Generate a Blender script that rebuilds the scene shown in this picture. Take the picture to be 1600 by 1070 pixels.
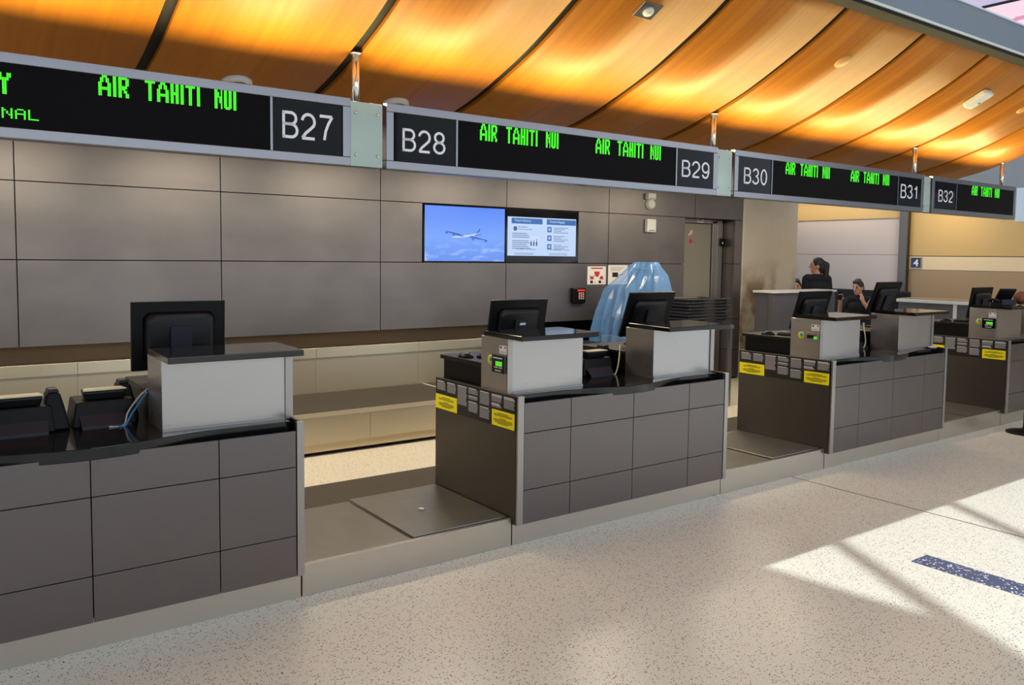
import bpy, bmesh, math, random
from mathutils import Vector, Matrix
random.seed(7)
scene = bpy.context.scene
for o in list(bpy.data.objects): bpy.data.objects.remove(o)
COL = scene.collection

# ------------------------------------------------------------------ camera
cam_d = bpy.data.cameras.new('camera'); cam = bpy.data.objects.new('camera', cam_d); COL.objects.link(cam)
R0 = Vector((0.80860751, -0.5882219, 0.01220199)); R1 = Vector((-0.03043641, -0.06253347, -0.99757866)); R2 = Vector((0.58756065, 0.80627821, -0.06846839))
cam.matrix_world = Matrix(((R0.x, -R1.x, -R2.x, 0), (R0.y, -R1.y, -R2.y, 0), (R0.z, -R1.z, -R2.z, 1.62), (0, 0, 0, 1)))
cam_d.sensor_width = 36; cam_d.lens = 1273.03 / 1600 * 36
cam_d.shift_y = -47.62 / 1600
cam_d.clip_start = .05; cam_d.clip_end = 200
scene.camera = cam

# ------------------------------------------------------------------ world, sun, exposure
w = bpy.data.worlds.new('sky'); scene.world = w; w.use_nodes = True
bg = w.node_tree.nodes['Background']; bg.inputs[0].default_value = (.80, .90, 1.0, 1); bg.inputs[1].default_value = 1.32
sd = bpy.data.lights.new('sun', 'SUN'); sd.energy = 1.75; sd.color = (.86, .96, 1.0); sd.angle = math.radians(.53)
so = bpy.data.objects.new('sun', sd); COL.objects.link(so)
SUN = Vector((-.2, -.1165, -1))
so.rotation_euler = SUN.to_track_quat('-Z', 'Y').to_euler(); so.location = (8, 6, 14)
vs = scene.view_settings
vs.view_transform = 'Standard'; vs.look = 'None'; vs.gamma = 1; vs.exposure = 0.85; vs.use_curve_mapping = False

def area(name, loc, direction, sx, sy, energy, color):
    d = bpy.data.lights.new(name, 'AREA'); d.shape = 'RECTANGLE'; d.size = sx; d.size_y = sy; d.energy = energy; d.color = color
    o = bpy.data.objects.new(name, d); COL.objects.link(o); o.location = loc
    dv = Vector(direction).normalized()
    z = -dv; x = Vector((1, 0, 0)); y = z.cross(x).normalized(); x = y.cross(z).normalized()
    o.matrix_world = Matrix.Translation(loc) @ Matrix((x, y, z)).transposed().to_4x4()
    return o
# warm downlights in the soffit above the conveyor and the agents' aisle
for x in (-.9, .6, 2.1, 3.6, 5.1, 6.6, 8.1):
    area('soffit_downlight', (x, 5.58, 2.485), (0, .10, -1), .9, .3, 14, (1.0, .86, .62))

# ------------------------------------------------------------------ materials
def srgb(r, g, b):
    def c(u):
        u /= 255.
        return u / 12.92 if u <= .04045 else ((u + .055) / 1.055) ** 2.4
    return (c(r), c(g), c(b), 1)
MATS = {}
def mat(name, col, rough=.5, metal=0., emit=None, estr=1., spec=.5, coat=0., alpha=1., trans=0.):
    m = bpy.data.materials.new(name); m.use_nodes = True
    b = m.node_tree.nodes['Principled BSDF']
    b.inputs['Base Color'].default_value = col; b.inputs['Roughness'].default_value = rough; b.inputs['Metallic'].default_value = metal
    b.inputs['Specular IOR Level'].default_value = spec; b.inputs['Coat Weight'].default_value = coat
    b.inputs['Alpha'].default_value = alpha; b.inputs['Transmission Weight'].default_value = trans
    if emit: b.inputs['Emission Color'].default_value = emit; b.inputs['Emission Strength'].default_value = estr
    MATS[name] = m
    return m
def N(m, t, **kw):
    n = m.node_tree.nodes.new(t)
    for k, v in kw.items(): setattr(n, k, v)
    return n
def L(m, a, b): m.node_tree.links.new(a, b)
def PB(m): return m.node_tree.nodes['Principled BSDF']
def noise_col(m, c1, c2, scale=(1, 1, 1), nscale=5., detail=4., lo=.35, hi=.65, rough=None):
    tc = N(m, 'ShaderNodeTexCoord'); mp = N(m, 'ShaderNodeMapping'); mp.inputs['Scale'].default_value = scale
    nz = N(m, 'ShaderNodeTexNoise'); nz.inputs['Scale'].default_value = nscale; nz.inputs['Detail'].default_value = detail
    cr = N(m, 'ShaderNodeValToRGB'); cr.color_ramp.elements[0].position = lo; cr.color_ramp.elements[1].position = hi
    cr.color_ramp.elements[0].color = c1; cr.color_ramp.elements[1].color = c2
    L(m, tc.outputs['Object'], mp.inputs['Vector']); L(m, mp.outputs['Vector'], nz.inputs['Vector']); L(m, nz.outputs['Fac'], cr.inputs['Fac'])
    L(m, cr.outputs['Color'], PB(m).inputs['Base Color'])
    if rough:
        mr = N(m, 'ShaderNodeMapRange'); mr.inputs['To Min'].default_value = rough[0]; mr.inputs['To Max'].default_value = rough[1]
        L(m, nz.outputs['Fac'], mr.inputs['Value']); L(m, mr.outputs['Result'], PB(m).inputs['Roughness'])
    return nz, mp, tc
def bump(m, src, strength=.2, dist=.002):
    b = N(m, 'ShaderNodeBump'); b.inputs['Strength'].default_value = strength; b.inputs['Distance'].default_value = dist
    L(m, src, b.inputs['Height']); L(m, b.outputs['Normal'], PB(m).inputs['Normal'])

# terrazzo floor
m = mat('terrazzo', srgb(205, 192, 170), .32)
tc = N(m, 'ShaderNodeTexCoord')
def chips(scale, thr, seedoff):
    mp = N(m, 'ShaderNodeMapping'); mp.inputs['Location'].default_value = (seedoff, seedoff * 2, 0); mp.inputs['Scale'].default_value = (1, 1.5, 1)
    vo = N(m, 'ShaderNodeTexVoronoi'); vo.inputs['Scale'].default_value = scale
    L(m, tc.outputs['Object'], mp.inputs['Vector']); L(m, mp.outputs['Vector'], vo.inputs['Vector'])
    sp = N(m, 'ShaderNodeSeparateColor'); L(m, vo.outputs['Color'], sp.inputs['Color'])
    a = N(m, 'ShaderNodeMath', operation='LESS_THAN'); a.inputs[1].default_value = thr; L(m, sp.outputs[0], a.inputs[0])
    d = N(m, 'ShaderNodeMath', operation='LESS_THAN'); d.inputs[1].default_value = .38; L(m, vo.outputs['Distance'], d.inputs[0])
    e = N(m, 'ShaderNodeMath', operation='MULTIPLY'); L(m, a.outputs[0], e.inputs[0]); L(m, d.outputs[0], e.inputs[1])
    return e.outputs[0]
nz = N(m, 'ShaderNodeTexNoise'); nz.inputs['Scale'].default_value = 160; nz.inputs['Detail'].default_value = 3; L(m, tc.outputs['Object'], nz.inputs['Vector'])
cr = N(m, 'ShaderNodeValToRGB'); cr.color_ramp.elements[0].position = .3; cr.color_ramp.elements[1].position = .7
cr.color_ramp.elements[0].color = srgb(206, 199, 182); cr.color_ramp.elements[1].color = srgb(235, 229, 215); L(m, nz.outputs['Fac'], cr.inputs['Fac'])
last = cr.outputs['Color']
for sc, th, of, c in ((95, .17, 3.1, srgb(68, 62, 58)), (120, .10, 9.7, srgb(125, 105, 85)), (80, .06, 5.3, srgb(235, 230, 222))):
    mx = N(m, 'ShaderNodeMix', data_type='RGBA'); L(m, chips(sc, th, of), mx.inputs['Factor']); L(m, last, mx.inputs['A']); mx.inputs['B'].default_value = c
    last = mx.outputs['Result']
L(m, last, PB(m).inputs['Base Color'])

m = mat('wall_metal', srgb(145, 141, 142), .36, .8); noise_col(m, srgb(120, 115, 115), srgb(128, 123, 123), (1, 1, 1.5), 2.5, 3, rough=(.36, .42))
m = mat('wood', srgb(160, 94, 34), .46, spec=.4)
nz, mp, tc = noise_col(m, srgb(160, 92, 14), srgb(186, 116, 24), (22, .8, .8), 1.0, 4, .25, .75)
m = mat('black_gap', srgb(12, 11, 11), .8)
m = mat('dark_wood_reveal', srgb(95, 62, 34), .6)
def perforated(name, c, pitch, rough):
    m = mat(name, c, rough, .85)
    tc = N(m, 'ShaderNodeTexCoord'); sx = N(m, 'ShaderNodeSeparateXYZ'); L(m, tc.outputs['Object'], sx.inputs[0])
    outs = []
    for ax in ('X', 'Z'):
        a = N(m, 'ShaderNodeMath', operation='MULTIPLY'); a.inputs[1].default_value = 2 * math.pi / pitch; L(m, sx.outputs[ax], a.inputs[0])
        s = N(m, 'ShaderNodeMath', operation='SINE'); L(m, a.outputs[0], s.inputs[0]); outs.append(s.outputs[0])
    p = N(m, 'ShaderNodeMath', operation='MULTIPLY'); L(m, outs[0], p.inputs[0]); L(m, outs[1], p.inputs[1])
    bump(m, p.outputs[0], .12, .001)
    nz = N(m, 'ShaderNodeTexNoise'); nz.inputs['Scale'].default_value = 6; nz.inputs['Detail'].default_value = 8; L(m, tc.outputs['Object'], nz.inputs['Vector'])
    mr = N(m, 'ShaderNodeMapRange'); mr.inputs['To Min'].default_value = rough - .06; mr.inputs['To Max'].default_value = rough + .08; L(m, nz.outputs['Fac'], mr.inputs['Value']); L(m, mr.outputs['Result'], PB(m).inputs['Roughness'])
perforated('panel_metal', srgb(112, 106, 105), .0065, .31)
def brushed(name, c, rough, sc=(2, 2, 60), metal=.9):
    m = mat(name, c, rough, metal)
    tc = N(m, 'ShaderNodeTexCoord'); mp = N(m, 'ShaderNodeMapping'); mp.inputs['Scale'].default_value = sc
    nz = N(m, 'ShaderNodeTexNoise'); nz.inputs['Scale'].default_value = 4; nz.inputs['Detail'].default_value = 6
    L(m, tc.outputs['Object'], mp.inputs['Vector']); L(m, mp.outputs['Vector'], nz.inputs['Vector'])
    mr = N(m, 'ShaderNodeMapRange'); mr.inputs['To Min'].default_value = rough - .08; mr.inputs['To Max'].default_value = rough + .1; L(m, nz.outputs['Fac'], mr.inputs['Value']); L(m, mr.outputs['Result'], PB(m).inputs['Roughness'])
    return m
brushed('steel', srgb(205, 200, 194), .30); brushed('steel_soft', srgb(196, 188, 176), .34)
brushed('hutch_steel', srgb(178, 174, 172), .30); brushed('side_steel', srgb(96, 91, 87), .42)
brushed('post_steel', srgb(165, 160, 156), .36); brushed('conveyor_steel', srgb(205, 195, 172), .42, (60, 2, 2)); brushed('cove_brown', srgb(128, 104, 78), .45)
brushed('plate_steel', srgb(150, 147, 141), .36, (3, 3, 3)); mat('sign_alu', srgb(136, 136, 141), .28, .9)
brushed('ledge_lit_steel', srgb(232, 222, 196), .35, (60, 2, 2)); brushed('rod_steel', srgb(215, 212, 210), .2)
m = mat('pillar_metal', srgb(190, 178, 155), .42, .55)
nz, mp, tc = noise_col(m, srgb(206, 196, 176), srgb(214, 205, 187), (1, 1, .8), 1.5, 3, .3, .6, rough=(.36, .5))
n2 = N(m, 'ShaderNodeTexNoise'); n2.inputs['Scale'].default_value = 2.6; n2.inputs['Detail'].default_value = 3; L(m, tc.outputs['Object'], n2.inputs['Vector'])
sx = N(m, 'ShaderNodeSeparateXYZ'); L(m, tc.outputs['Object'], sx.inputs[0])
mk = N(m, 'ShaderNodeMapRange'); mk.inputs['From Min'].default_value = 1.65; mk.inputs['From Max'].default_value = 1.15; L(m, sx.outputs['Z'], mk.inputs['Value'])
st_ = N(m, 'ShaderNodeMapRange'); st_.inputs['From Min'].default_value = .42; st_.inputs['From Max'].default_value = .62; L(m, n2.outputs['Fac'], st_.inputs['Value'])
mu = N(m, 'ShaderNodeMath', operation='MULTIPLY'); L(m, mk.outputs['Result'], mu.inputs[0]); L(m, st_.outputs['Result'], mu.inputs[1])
mx = N(m, 'ShaderNodeMix', data_type='RGBA'); mx.inputs['B'].default_value = srgb(138, 110, 74); L(m, mu.outputs[0], mx.inputs['Factor'])  # brown mottling low down, fading out towards the top
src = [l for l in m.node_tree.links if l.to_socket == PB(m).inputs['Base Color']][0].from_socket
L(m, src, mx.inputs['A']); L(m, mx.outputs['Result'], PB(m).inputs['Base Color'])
mat('black_stone', srgb(20, 19, 19), .10, spec=.45); mat('black_plastic', srgb(8, 8, 10), .42, spec=.2); mat('black_gloss', srgb(10, 10, 12), .12)
mat('dark_plastic', srgb(15, 16, 20), .38, spec=.3); mat('slate_plastic', srgb(34, 37, 48), .45, spec=.3); mat('cream_plastic', srgb(205, 198, 170), .4)
mat('grey_plastic', srgb(118, 120, 124), .5); mat('white_plastic', srgb(228, 226, 218), .45); mat('white_print', srgb(225, 226, 230), .6)
mat('grey_print', srgb(165, 162, 166), .7); mat('dark_print', srgb(58, 52, 12), .7); mat('black_board', srgb(20, 18, 19), .5)
mat('yellow_card', srgb(255, 240, 0), .5); mat('paper', srgb(232, 228, 226), .7); mat('red_print', srgb(196, 38, 44), .6); mat('pink_print', srgb(226, 170, 165), .6)
mat('lcd_green', srgb(70, 150, 40), .4, emit=srgb(80, 200, 40), estr=.5); mat('teal_print', srgb(60, 170, 160), .5); mat('sticker_yellow', srgb(232, 216, 60), .5)
mat('led_board', srgb(8, 7, 10), .5, spec=.08); mat('sign_glass', srgb(4, 5, 9), .04, spec=.1); mat('led_green', (0, .1, 0, 1), .5, emit=(.06, 1, .015, 1), estr=.85)
mat('sign_letter', srgb(214, 216, 222), .4, emit=srgb(200, 204, 214), estr=.12)
mat('frosted_glass', srgb(196, 222, 216), .3, spec=.5, trans=.3)
mat('rubber', srgb(68, 62, 55), .75); mat('belt', srgb(70, 64, 58), .7)
m = MATS['rubber']; tc = N(m, 'ShaderNodeTexCoord'); vo = N(m, 'ShaderNodeTexVoronoi'); vo.inputs['Scale'].default_value = 24; vo.inputs['Randomness'].default_value = 0; L(m, tc.outputs['Object'], vo.inputs['Vector']); bump(m, vo.outputs['Distance'], 1.0, .012)
mat('tray_plastic', srgb(38, 38, 42), .45); mat('beige_paint', srgb(196, 178, 142), .55); mat('door_paint', srgb(142, 136, 124), .45, .3)
mat('pink_wall', srgb(198, 184, 178), .6); mat('yellow_wall', srgb(196, 164, 108), .6); mat('cream_wall', srgb(222, 200, 164), .6); mat('brown_wall', srgb(160, 134, 104), .6)
mat('grey_wall', srgb(140, 142, 146), .6); mat('bulkhead_white', srgb(205, 214, 226), .5); mat('beam_grey', srgb(118, 126, 138), .5, .2); mat('beam_light', srgb(205, 206, 196), .5)
mat('grey_laminate', srgb(84, 84, 92), .5); mat('white_laminate', srgb(214, 214, 214), .5); mat('wood_top', srgb(150, 116, 80), .45); mat('navy', srgb(38, 34, 84), .5)
mat('hall_dark', srgb(70, 72, 76), .7); mat('roof_grey', srgb(150, 152, 156), .7); mat('lilac', srgb(190, 170, 190), .7)
mat('cable_grey', srgb(190, 192, 190), .5); mat('cable_blue', srgb(60, 140, 210), .5); mat('cable_cream', srgb(214, 206, 170), .5)
mat('skin', srgb(196, 140, 112), .55); mat('hair', srgb(22, 17, 16), .5); mat('black_cloth', srgb(17, 16, 19), .85); mat('grey_cloth', srgb(150, 150, 158), .85); mat('dark_denim', srgb(36, 40, 56), .85)
mat('lip', srgb(160, 84, 78), .5); mat('brown_leather', srgb(120, 66, 36), .5); mat('shoe', srgb(20, 19, 19), .4)
m = mat('mica_inlay', srgb(58, 66, 92), .3)
tc = N(m, 'ShaderNodeTexCoord'); vo = N(m, 'ShaderNodeTexVoronoi'); vo.inputs['Scale'].default_value = 130; L(m, tc.outputs['Object'], vo.inputs['Vector'])
sp = N(m, 'ShaderNodeSeparateColor'); L(m, vo.outputs['Color'], sp.inputs['Color']); cr = N(m, 'ShaderNodeValToRGB'); cr.color_ramp.interpolation = 'CONSTANT'
cr.color_ramp.elements[0].color = srgb(70, 79, 106); cr.color_ramp.elements[1].position = .92; cr.color_ramp.elements[1].color = srgb(225, 228, 238); L(m, sp.outputs[0], cr.inputs['Fac']); L(m, cr.outputs['Color'], PB(m).inputs['Base Color'])
m = mat('plastic_film', srgb(120, 178, 245), .14, alpha=.40, spec=1.0)
# screens
def screen_sky():
    m = mat('screen_sky', (0, 0, 0, 1), .3)
    tc = N(m, 'ShaderNodeTexCoord'); sx = N(m, 'ShaderNodeSeparateXYZ'); L(m, tc.outputs['Object'], sx.inputs[0])
    mr = N(m, 'ShaderNodeMapRange'); mr.inputs['From Min'].default_value = 0; mr.inputs['From Max'].default_value = .578; L(m, sx.outputs['Z'], mr.inputs['Value'])
    cr = N(m, 'ShaderNodeValToRGB'); cr.color_ramp.elements[0].color = srgb(96, 138, 226); cr.color_ramp.elements[1].color = srgb(74, 124, 232)
    e = cr.color_ramp.elements.new(.45); e.color = srgb(112, 156, 240); L(m, mr.outputs['Result'], cr.inputs['Fac'])
    mp = N(m, 'ShaderNodeMapping'); mp.inputs['Scale'].default_value = (3, 1, 11); mp.inputs['Rotation'].default_value = (0, -.22, 0); nz = N(m, 'ShaderNodeTexNoise'); nz.inputs['Scale'].default_value = 1.6; nz.inputs['Detail'].default_value = 7
    L(m, tc.outputs['Object'], mp.inputs['Vector']); L(m, mp.outputs['Vector'], nz.inputs['Vector'])
    c2 = N(m, 'ShaderNodeMapRange'); c2.inputs['From Min'].default_value = .5; c2.inputs['From Max'].default_value = .75; L(m, nz.outputs['Fac'], c2.inputs['Value'])
    lo = N(m, 'ShaderNodeMapRange'); lo.inputs['From Min'].default_value = .45; lo.inputs['From Max'].default_value = .1; L(m, mr.outputs['Result'], lo.inputs['Value'])
    mu = N(m, 'ShaderNodeMath', operation='MULTIPLY'); L(m, c2.outputs['Result'], mu.inputs[0]); L(m, lo.outputs['Result'], mu.inputs[1])
    mx = N(m, 'ShaderNodeMix', data_type='RGBA'); mx.inputs['B'].default_value = srgb(190, 212, 252); L(m, mu.outputs[0], mx.inputs['Factor']); L(m, cr.outputs['Color'], mx.inputs['A'])
    L(m, mx.outputs['Result'], PB(m).inputs['Emission Color']); PB(m).inputs['Emission Strength'].default_value = .62
screen_sky()
mat('screen_page', (0, 0, 0, 1), .3, emit=srgb(190, 214, 250), estr=.55); mat('screen_blue', (0, 0, 0, 1), .3, emit=srgb(44, 100, 168), estr=.58)
mat('screen_ink', (0, 0, 0, 1), .3, emit=srgb(90, 104, 136), estr=.58); mat('screen_dark', (0, 0, 0, 1), .3, emit=srgb(24, 30, 52), estr=.58)
mat('screen_plane', (0, 0, 0, 1), .3, emit=srgb(58, 92, 176), estr=.58); mat('screen_plane_light', (0, 0, 0, 1), .3, emit=srgb(196, 214, 250), estr=.58)
mat('bill_skin', (0, 0, 0, 1), .4, emit=srgb(250, 208, 222), estr=.58); mat('bill_shade', (0, 0, 0, 1), .4, emit=srgb(214, 140, 168), estr=.58); mat('bill_dark', (0, 0, 0, 1), .4, emit=srgb(52, 44, 66), estr=.58)

# ------------------------------------------------------------------ mesh helpers
class MB:
    def __init__(s): s.v = []; s.f = []; s.mi = []; s.sm = []
    def add(s, vs, fs, mi=0, sm=False):
        b = len(s.v); s.v += [tuple(p) for p in vs]; s.f += [tuple(i + b for i in f) for f in fs]; s.mi += [mi] * len(fs); s.sm += [sm] * len(fs); return s
    def box(s, x0, x1, y0, y1, z0, z1, mi=0):
        return s.add([(x0, y0, z0), (x1, y0, z0), (x1, y1, z0), (x0, y1, z0), (x0, y0, z1), (x1, y0, z1), (x1, y1, z1), (x0, y1, z1)],
                     [(0, 3, 2, 1), (4, 5, 6, 7), (0, 1, 5, 4), (1, 2, 6, 5), (2, 3, 7, 6), (3, 0, 4, 7)], mi)
    def prism(s, poly, a0, a1, axis='z', mi=0, sm=False):
        # poly: list of 2D points; axis z -> (x,y), y -> (x,z), x -> (y,z)
        def P(p, a): return (p[0], p[1], a) if axis == 'z' else ((p[0], a, p[1]) if axis == 'y' else (a, p[0], p[1]))
        n = len(poly); vs = [P(p, a0) for p in poly] + [P(p, a1) for p in poly]
        s.add(vs, [tuple(range(n - 1, -1, -1)), tuple(range(n, 2 * n))], mi)
        b = len(s.v) - 2 * n
        for i in range(n):
            j = (i + 1) % n; s.f.append((b + i, b + j, b + n + j, b + n + i)); s.mi.append(mi); s.sm.append(sm)
        return s
    def quad(s, pts, mi=0): return s.add(pts, [tuple(range(len(pts)))], mi)
    def tube(s, path, r, n=8, mi=0):
        path = [Vector(p) for p in path]; rings = []
        for i, p in enumerate(path):
            t = (path[min(i + 1, len(path) - 1)] - path[max(i - 1, 0)]).normalized()
            u = t.cross(Vector((0, 0, 1))); u = t.cross(Vector((1, 0, 0))) if u.length < 1e-3 else u
            u.normalize(); w_ = t.cross(u); rr = r[i] if isinstance(r, (list, tuple)) else r
            rings.append([p + (u * math.cos(2 * math.pi * k / n) + w_ * math.sin(2 * math.pi * k / n)) * rr for k in range(n)])
        vs = [q for R in rings for q in R]; fs = []
        for i in range(len(rings) - 1):
            for k in range(n): fs.append((i * n + k, i * n + (k + 1) % n, (i + 1) * n + (k + 1) % n, (i + 1) * n + k))
        fs += [tuple(range(n - 1, -1, -1)), tuple(range((len(rings) - 1) * n, len(rings) * n))]
        return s.add(vs, fs, mi, True)
    def lathe(s, prof, c=(0, 0, 0), n=20, mi=0, axis='z'):
        vs = []; fs = []
        for r, z in prof:
            for k in range(n):
                a = 2 * math.pi * k / n
                if axis == 'z': vs.append((c[0] + r * math.cos(a), c[1] + r * math.sin(a), c[2] + z))
                elif axis == 'y': vs.append((c[0] + r * math.cos(a), c[1] + z, c[2] + r * math.sin(a)))
                else: vs.append((c[0] + z, c[1] + r * math.cos(a), c[2] + r * math.sin(a)))
        for i in range(len(prof) - 1):
            for k in range(n): fs.append((i * n + k, i * n + (k + 1) % n, (i + 1) * n + (k + 1) % n, (i + 1) * n + k))
        fs += [tuple(range(n)), tuple(range((len(prof) - 1) * n, len(prof) * n))]
        return s.add(vs, fs, mi, True)
    def loft(s, rings, mi=0, sm=True, cap=True):
        n = len(rings[0]); vs = [q for R in rings for q in R]; fs = []
        for i in range(len(rings) - 1):
            for k in range(n): fs.append((i * n + k, i * n + (k + 1) % n, (i + 1) * n + (k + 1) % n, (i + 1) * n + k))
        if cap: fs += [tuple(range(n - 1, -1, -1)), tuple(range((len(rings) - 1) * n, len(rings) * n))]
        return s.add(vs, fs, mi, sm)
    def build(s, name, mats, parent=None, bevel=0., loc=None):
        me = bpy.data.meshes.new(name); me.from_pydata(s.v, [], s.f)
        for k in ([mats] if isinstance(mats, str) else mats): me.materials.append(MATS[k])
        me.polygons.foreach_set('material_index', s.mi); me.polygons.foreach_set('use_smooth', s.sm)
        bm = bmesh.new(); bm.from_mesh(me); bmesh.ops.recalc_face_normals(bm, faces=bm.faces); bm.to_mesh(me); bm.free(); me.update()
        o = bpy.data.objects.new(name, me); COL.objects.link(o)
        if parent: o.parent = parent
        if loc: o.location = loc
        if bevel: b = o.modifiers.new('bevel', 'BEVEL'); b.width = bevel; b.segments = 2; b.limit_method = 'ANGLE'; b.angle_limit = math.radians(40)
        return o
def tag(o, label, cat, group=None):
    o['label'] = label; o['category'] = cat
    if group: o['group'] = group
    return o
def struct(o, label=None):
    o['kind'] = 'structure'
    if label: o['label'] = label
    return o
def thing(name, label, cat, loc=(0, 0, 0), rz=0, group=None):
    o = bpy.data.objects.new(name, None); COL.objects.link(o); o.location = loc; o.rotation_euler = (0, 0, rz); o.empty_display_size = .05
    return tag(o, label, cat, group)
def copy_tree(o, parent=None):
    c = o.copy(); COL.objects.link(c); c.parent = parent
    for ch in list(o.children): copy_tree(ch, c)
    return c
def B(x0, x1, y0, y1, z0, z1): return MB().box(x0, x1, y0, y1, z0, z1)
_tc = {}
def text_geo(s, bold=0.):
    if (s, bold) in _tc: return _tc[(s, bold)]
    cu = bpy.data.curves.new('t', 'FONT'); cu.body = s; cu.size = 1; cu.offset = bold; cu.resolution_u = 4
    o = bpy.data.objects.new('t', cu); COL.objects.link(o)
    dg = bpy.context.evaluated_depsgraph_get(); me = bpy.data.meshes.new_from_object(o.evaluated_get(dg))
    vs = [tuple(v.co) for v in me.vertices]; fs = [tuple(p.vertices) for p in me.polygons]
    bpy.data.objects.remove(o); bpy.data.curves.remove(cu); bpy.data.meshes.remove(me)
    xs = [v[0] for v in vs]; ys = [v[1] for v in vs]
    x0, x1, y0, y1 = min(xs), max(xs), min(ys), max(ys)
    _tc[(s, bold)] = ([((v[0] - x0) / (x1 - x0), (v[1] - y0) / (y1 - y0)) for v in vs], fs)
    return _tc[(s, bold)]
def put_text(mb, s, f, mi=0, bold=0.):       # f maps unit square (u,v) to a 3D point
    vs, fs = text_geo(s, bold); mb.add([f(u, v) for u, v in vs], fs, mi)

# ------------------------------------------------------------------ floor and hall shell
fl = struct(MB().box(-20, 40, -16, 12, -.1, 0).build('floor', 'terrazzo'))
B(4.29, 4.46, -4, 2.2, .0004, .0016).build('inlay_strip', 'mica_inlay', fl)['label'] = 'dark blue sparkling inlay strip'
B(5.225, 5.232, 1.0, 3.60, .0003, .0008).build('joint_strip', 'dark_wood_reveal', fl)
B(5.232, 5.236, -4, 3.60, .0002, .0006).build('joint_strip', 'dark_wood_reveal', fl)
# added unseen roof slabs; gap and two bars cut to shape the sun patch
ZR = 12.; DX, DY = -SUN.x * ZR, -SUN.y * ZR
def up(x, y): return (x + DX, y + DY)
left = [up(-18, 2.9), up(-18, -17), up(1.2, -17), up(1.2, -3.2), up(3.50, 1.22), up(3.70, 1.76), up(3.57, 2.66), up(3.55, 2.9)]
struct(MB().prism(left, ZR, ZR + .2).build('roof_shade_1', 'roof_grey'))
struct(MB().prism([up(-18, 2.9), up(30, 2.9), up(30, 9), up(-18, 9)], ZR, ZR + .2).build('roof_shade_2', 'roof_grey'))
struct(MB().prism([up(8.6, 2.9), up(8.6, -17), up(30, -17), up(30, 2.9)], ZR, ZR + .2).build('roof_shade_3', 'roof_grey'))
struct(MB().prism([up(4.27, 2.75), up(3.68, 1.75), up(1.2, -3.2), up(1.34, -3.2), up(3.78, 1.68), up(4.36, 2.75)], ZR - .1, ZR + .1).build('shade_bar_1', 'roof_grey'))
struct(MB().prism([up(5.60, 2.75), up(4.4, .6), up(2.4, -3.2), up(2.54, -3.2), up(4.52, .6), up(5.70, 2.75)], ZR - .1, ZR + .1).build('shade_bar_2', 'roof_grey'))
# far side of the hall: dark sill wall, columns, dark header
of = struct(B(-20, 24, -15.4, -15, 0, 1.6).build('wall_front', 'hall_dark'))
B(-20, 24, -15.4, -15, 7.5, 12).build('header', 'hall_dark', of)
for i, x in enumerate(range(-20, 25, 4)): B(x - .3, x + .3, -15.4, -15, 1.6, 7.5).build('column', 'hall_dark', of)
struct(B(-20.2, -20, -16, 10, 0, 12).build('wall_left', 'hall_dark'))
struct(B(24, 24.2, -6, 14, 0, 12.).build('wall_right', 'lilac'))

# ------------------------------------------------------------------ canopy ceiling of curved wood panels
PROF = [(3.14, 3.28), (3.40, 3.115), (3.69, 2.965), (3.95, 2.845), (4.25, 2.735), (4.5, 2.655), (4.78, 2.59), (5.05, 2.545), (5.4, 2.52)]
def prof_pts(n=28):
    out = []
    for i in range(n + 1):
        y = 3.14 + (5.4 - 3.14) * i / n
        for k in range(len(PROF) - 1):
            if PROF[k][0] <= y <= PROF[k + 1][0] + 1e-9: break
        p = [PROF[max(k - 1, 0)], PROF[k], PROF[k + 1], PROF[min(k + 2, len(PROF) - 1)]]
        d = [(p[j + 1][1] - p[j][1]) / max(1e-6, p[j + 1][0] - p[j][0]) if p[j + 1][0] > p[j][0] else None for j in range(3)]
        h = p[2][0] - p[1][0]; t = (y - p[1][0]) / h
        m0 = (d[0] + d[1]) / 2 * h if d[0] is not None else d[1] * h; m1 = (d[1] + d[2]) / 2 * h if d[2] is not None else d[1] * h
        z = (2 * t ** 3 - 3 * t ** 2 + 1) * p[1][1] + (t ** 3 - 2 * t ** 2 + t) * m0 + (-2 * t ** 3 + 3 * t ** 2) * p[2][1] + (t ** 3 - t ** 2) * m1
        out.append((y, z))
    return out
PP = prof_pts()
ceil = struct(MB().prism(PP + [(y, z + .16) for y, z in reversed(PP)], -3, 9.97, 'x').build('ceiling', 'black_gap'))
ceil.location.z = .028
low = PP + [(y, z + .026) for y, z in reversed(PP)]
base_panel = None
for k in range(-3, 10):
    if base_panel is None:
        mb = MB(); n = len(PP)
        mb.prism(low, .032, .968, 'x', sm=False)
        o = mb.build('ceiling_panel', 'wood', ceil)
        for i, p in enumerate(o.data.polygons): p.use_smooth = abs(p.normal.x) < .5
        base_panel = o
    else:
        o = base_panel.copy(); COL.objects.link(o); o.parent = ceil
    o.location = (k + 0., 0, -.028)
struct(B(-3, 10, 5.4, 7.6, 2.5, 2.6).build('ceiling_soffit', 'bulkhead_white'))
bm_ = struct(MB().box(-3, 13, 3.02, 3.12, 3.29, 3.52).build('trim_3', 'beam_grey', bevel=.006))
bm_['label'] = 'blue-grey beam along the front edge of the wooden ceiling'
B(-3, 13, 3.03, 3.14, 3.268, 3.29).build('shadow_gap', 'black_gap', bm_); B(-3, 13, 3.012, 3.02, 3.288, 3.306).build('lower_edge', 'beam_light', bm_)
B(-3, 13, 3.01, 3.13, 3.52, 3.532).build('upper_edge', 'bulkhead_white', bm_)

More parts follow.
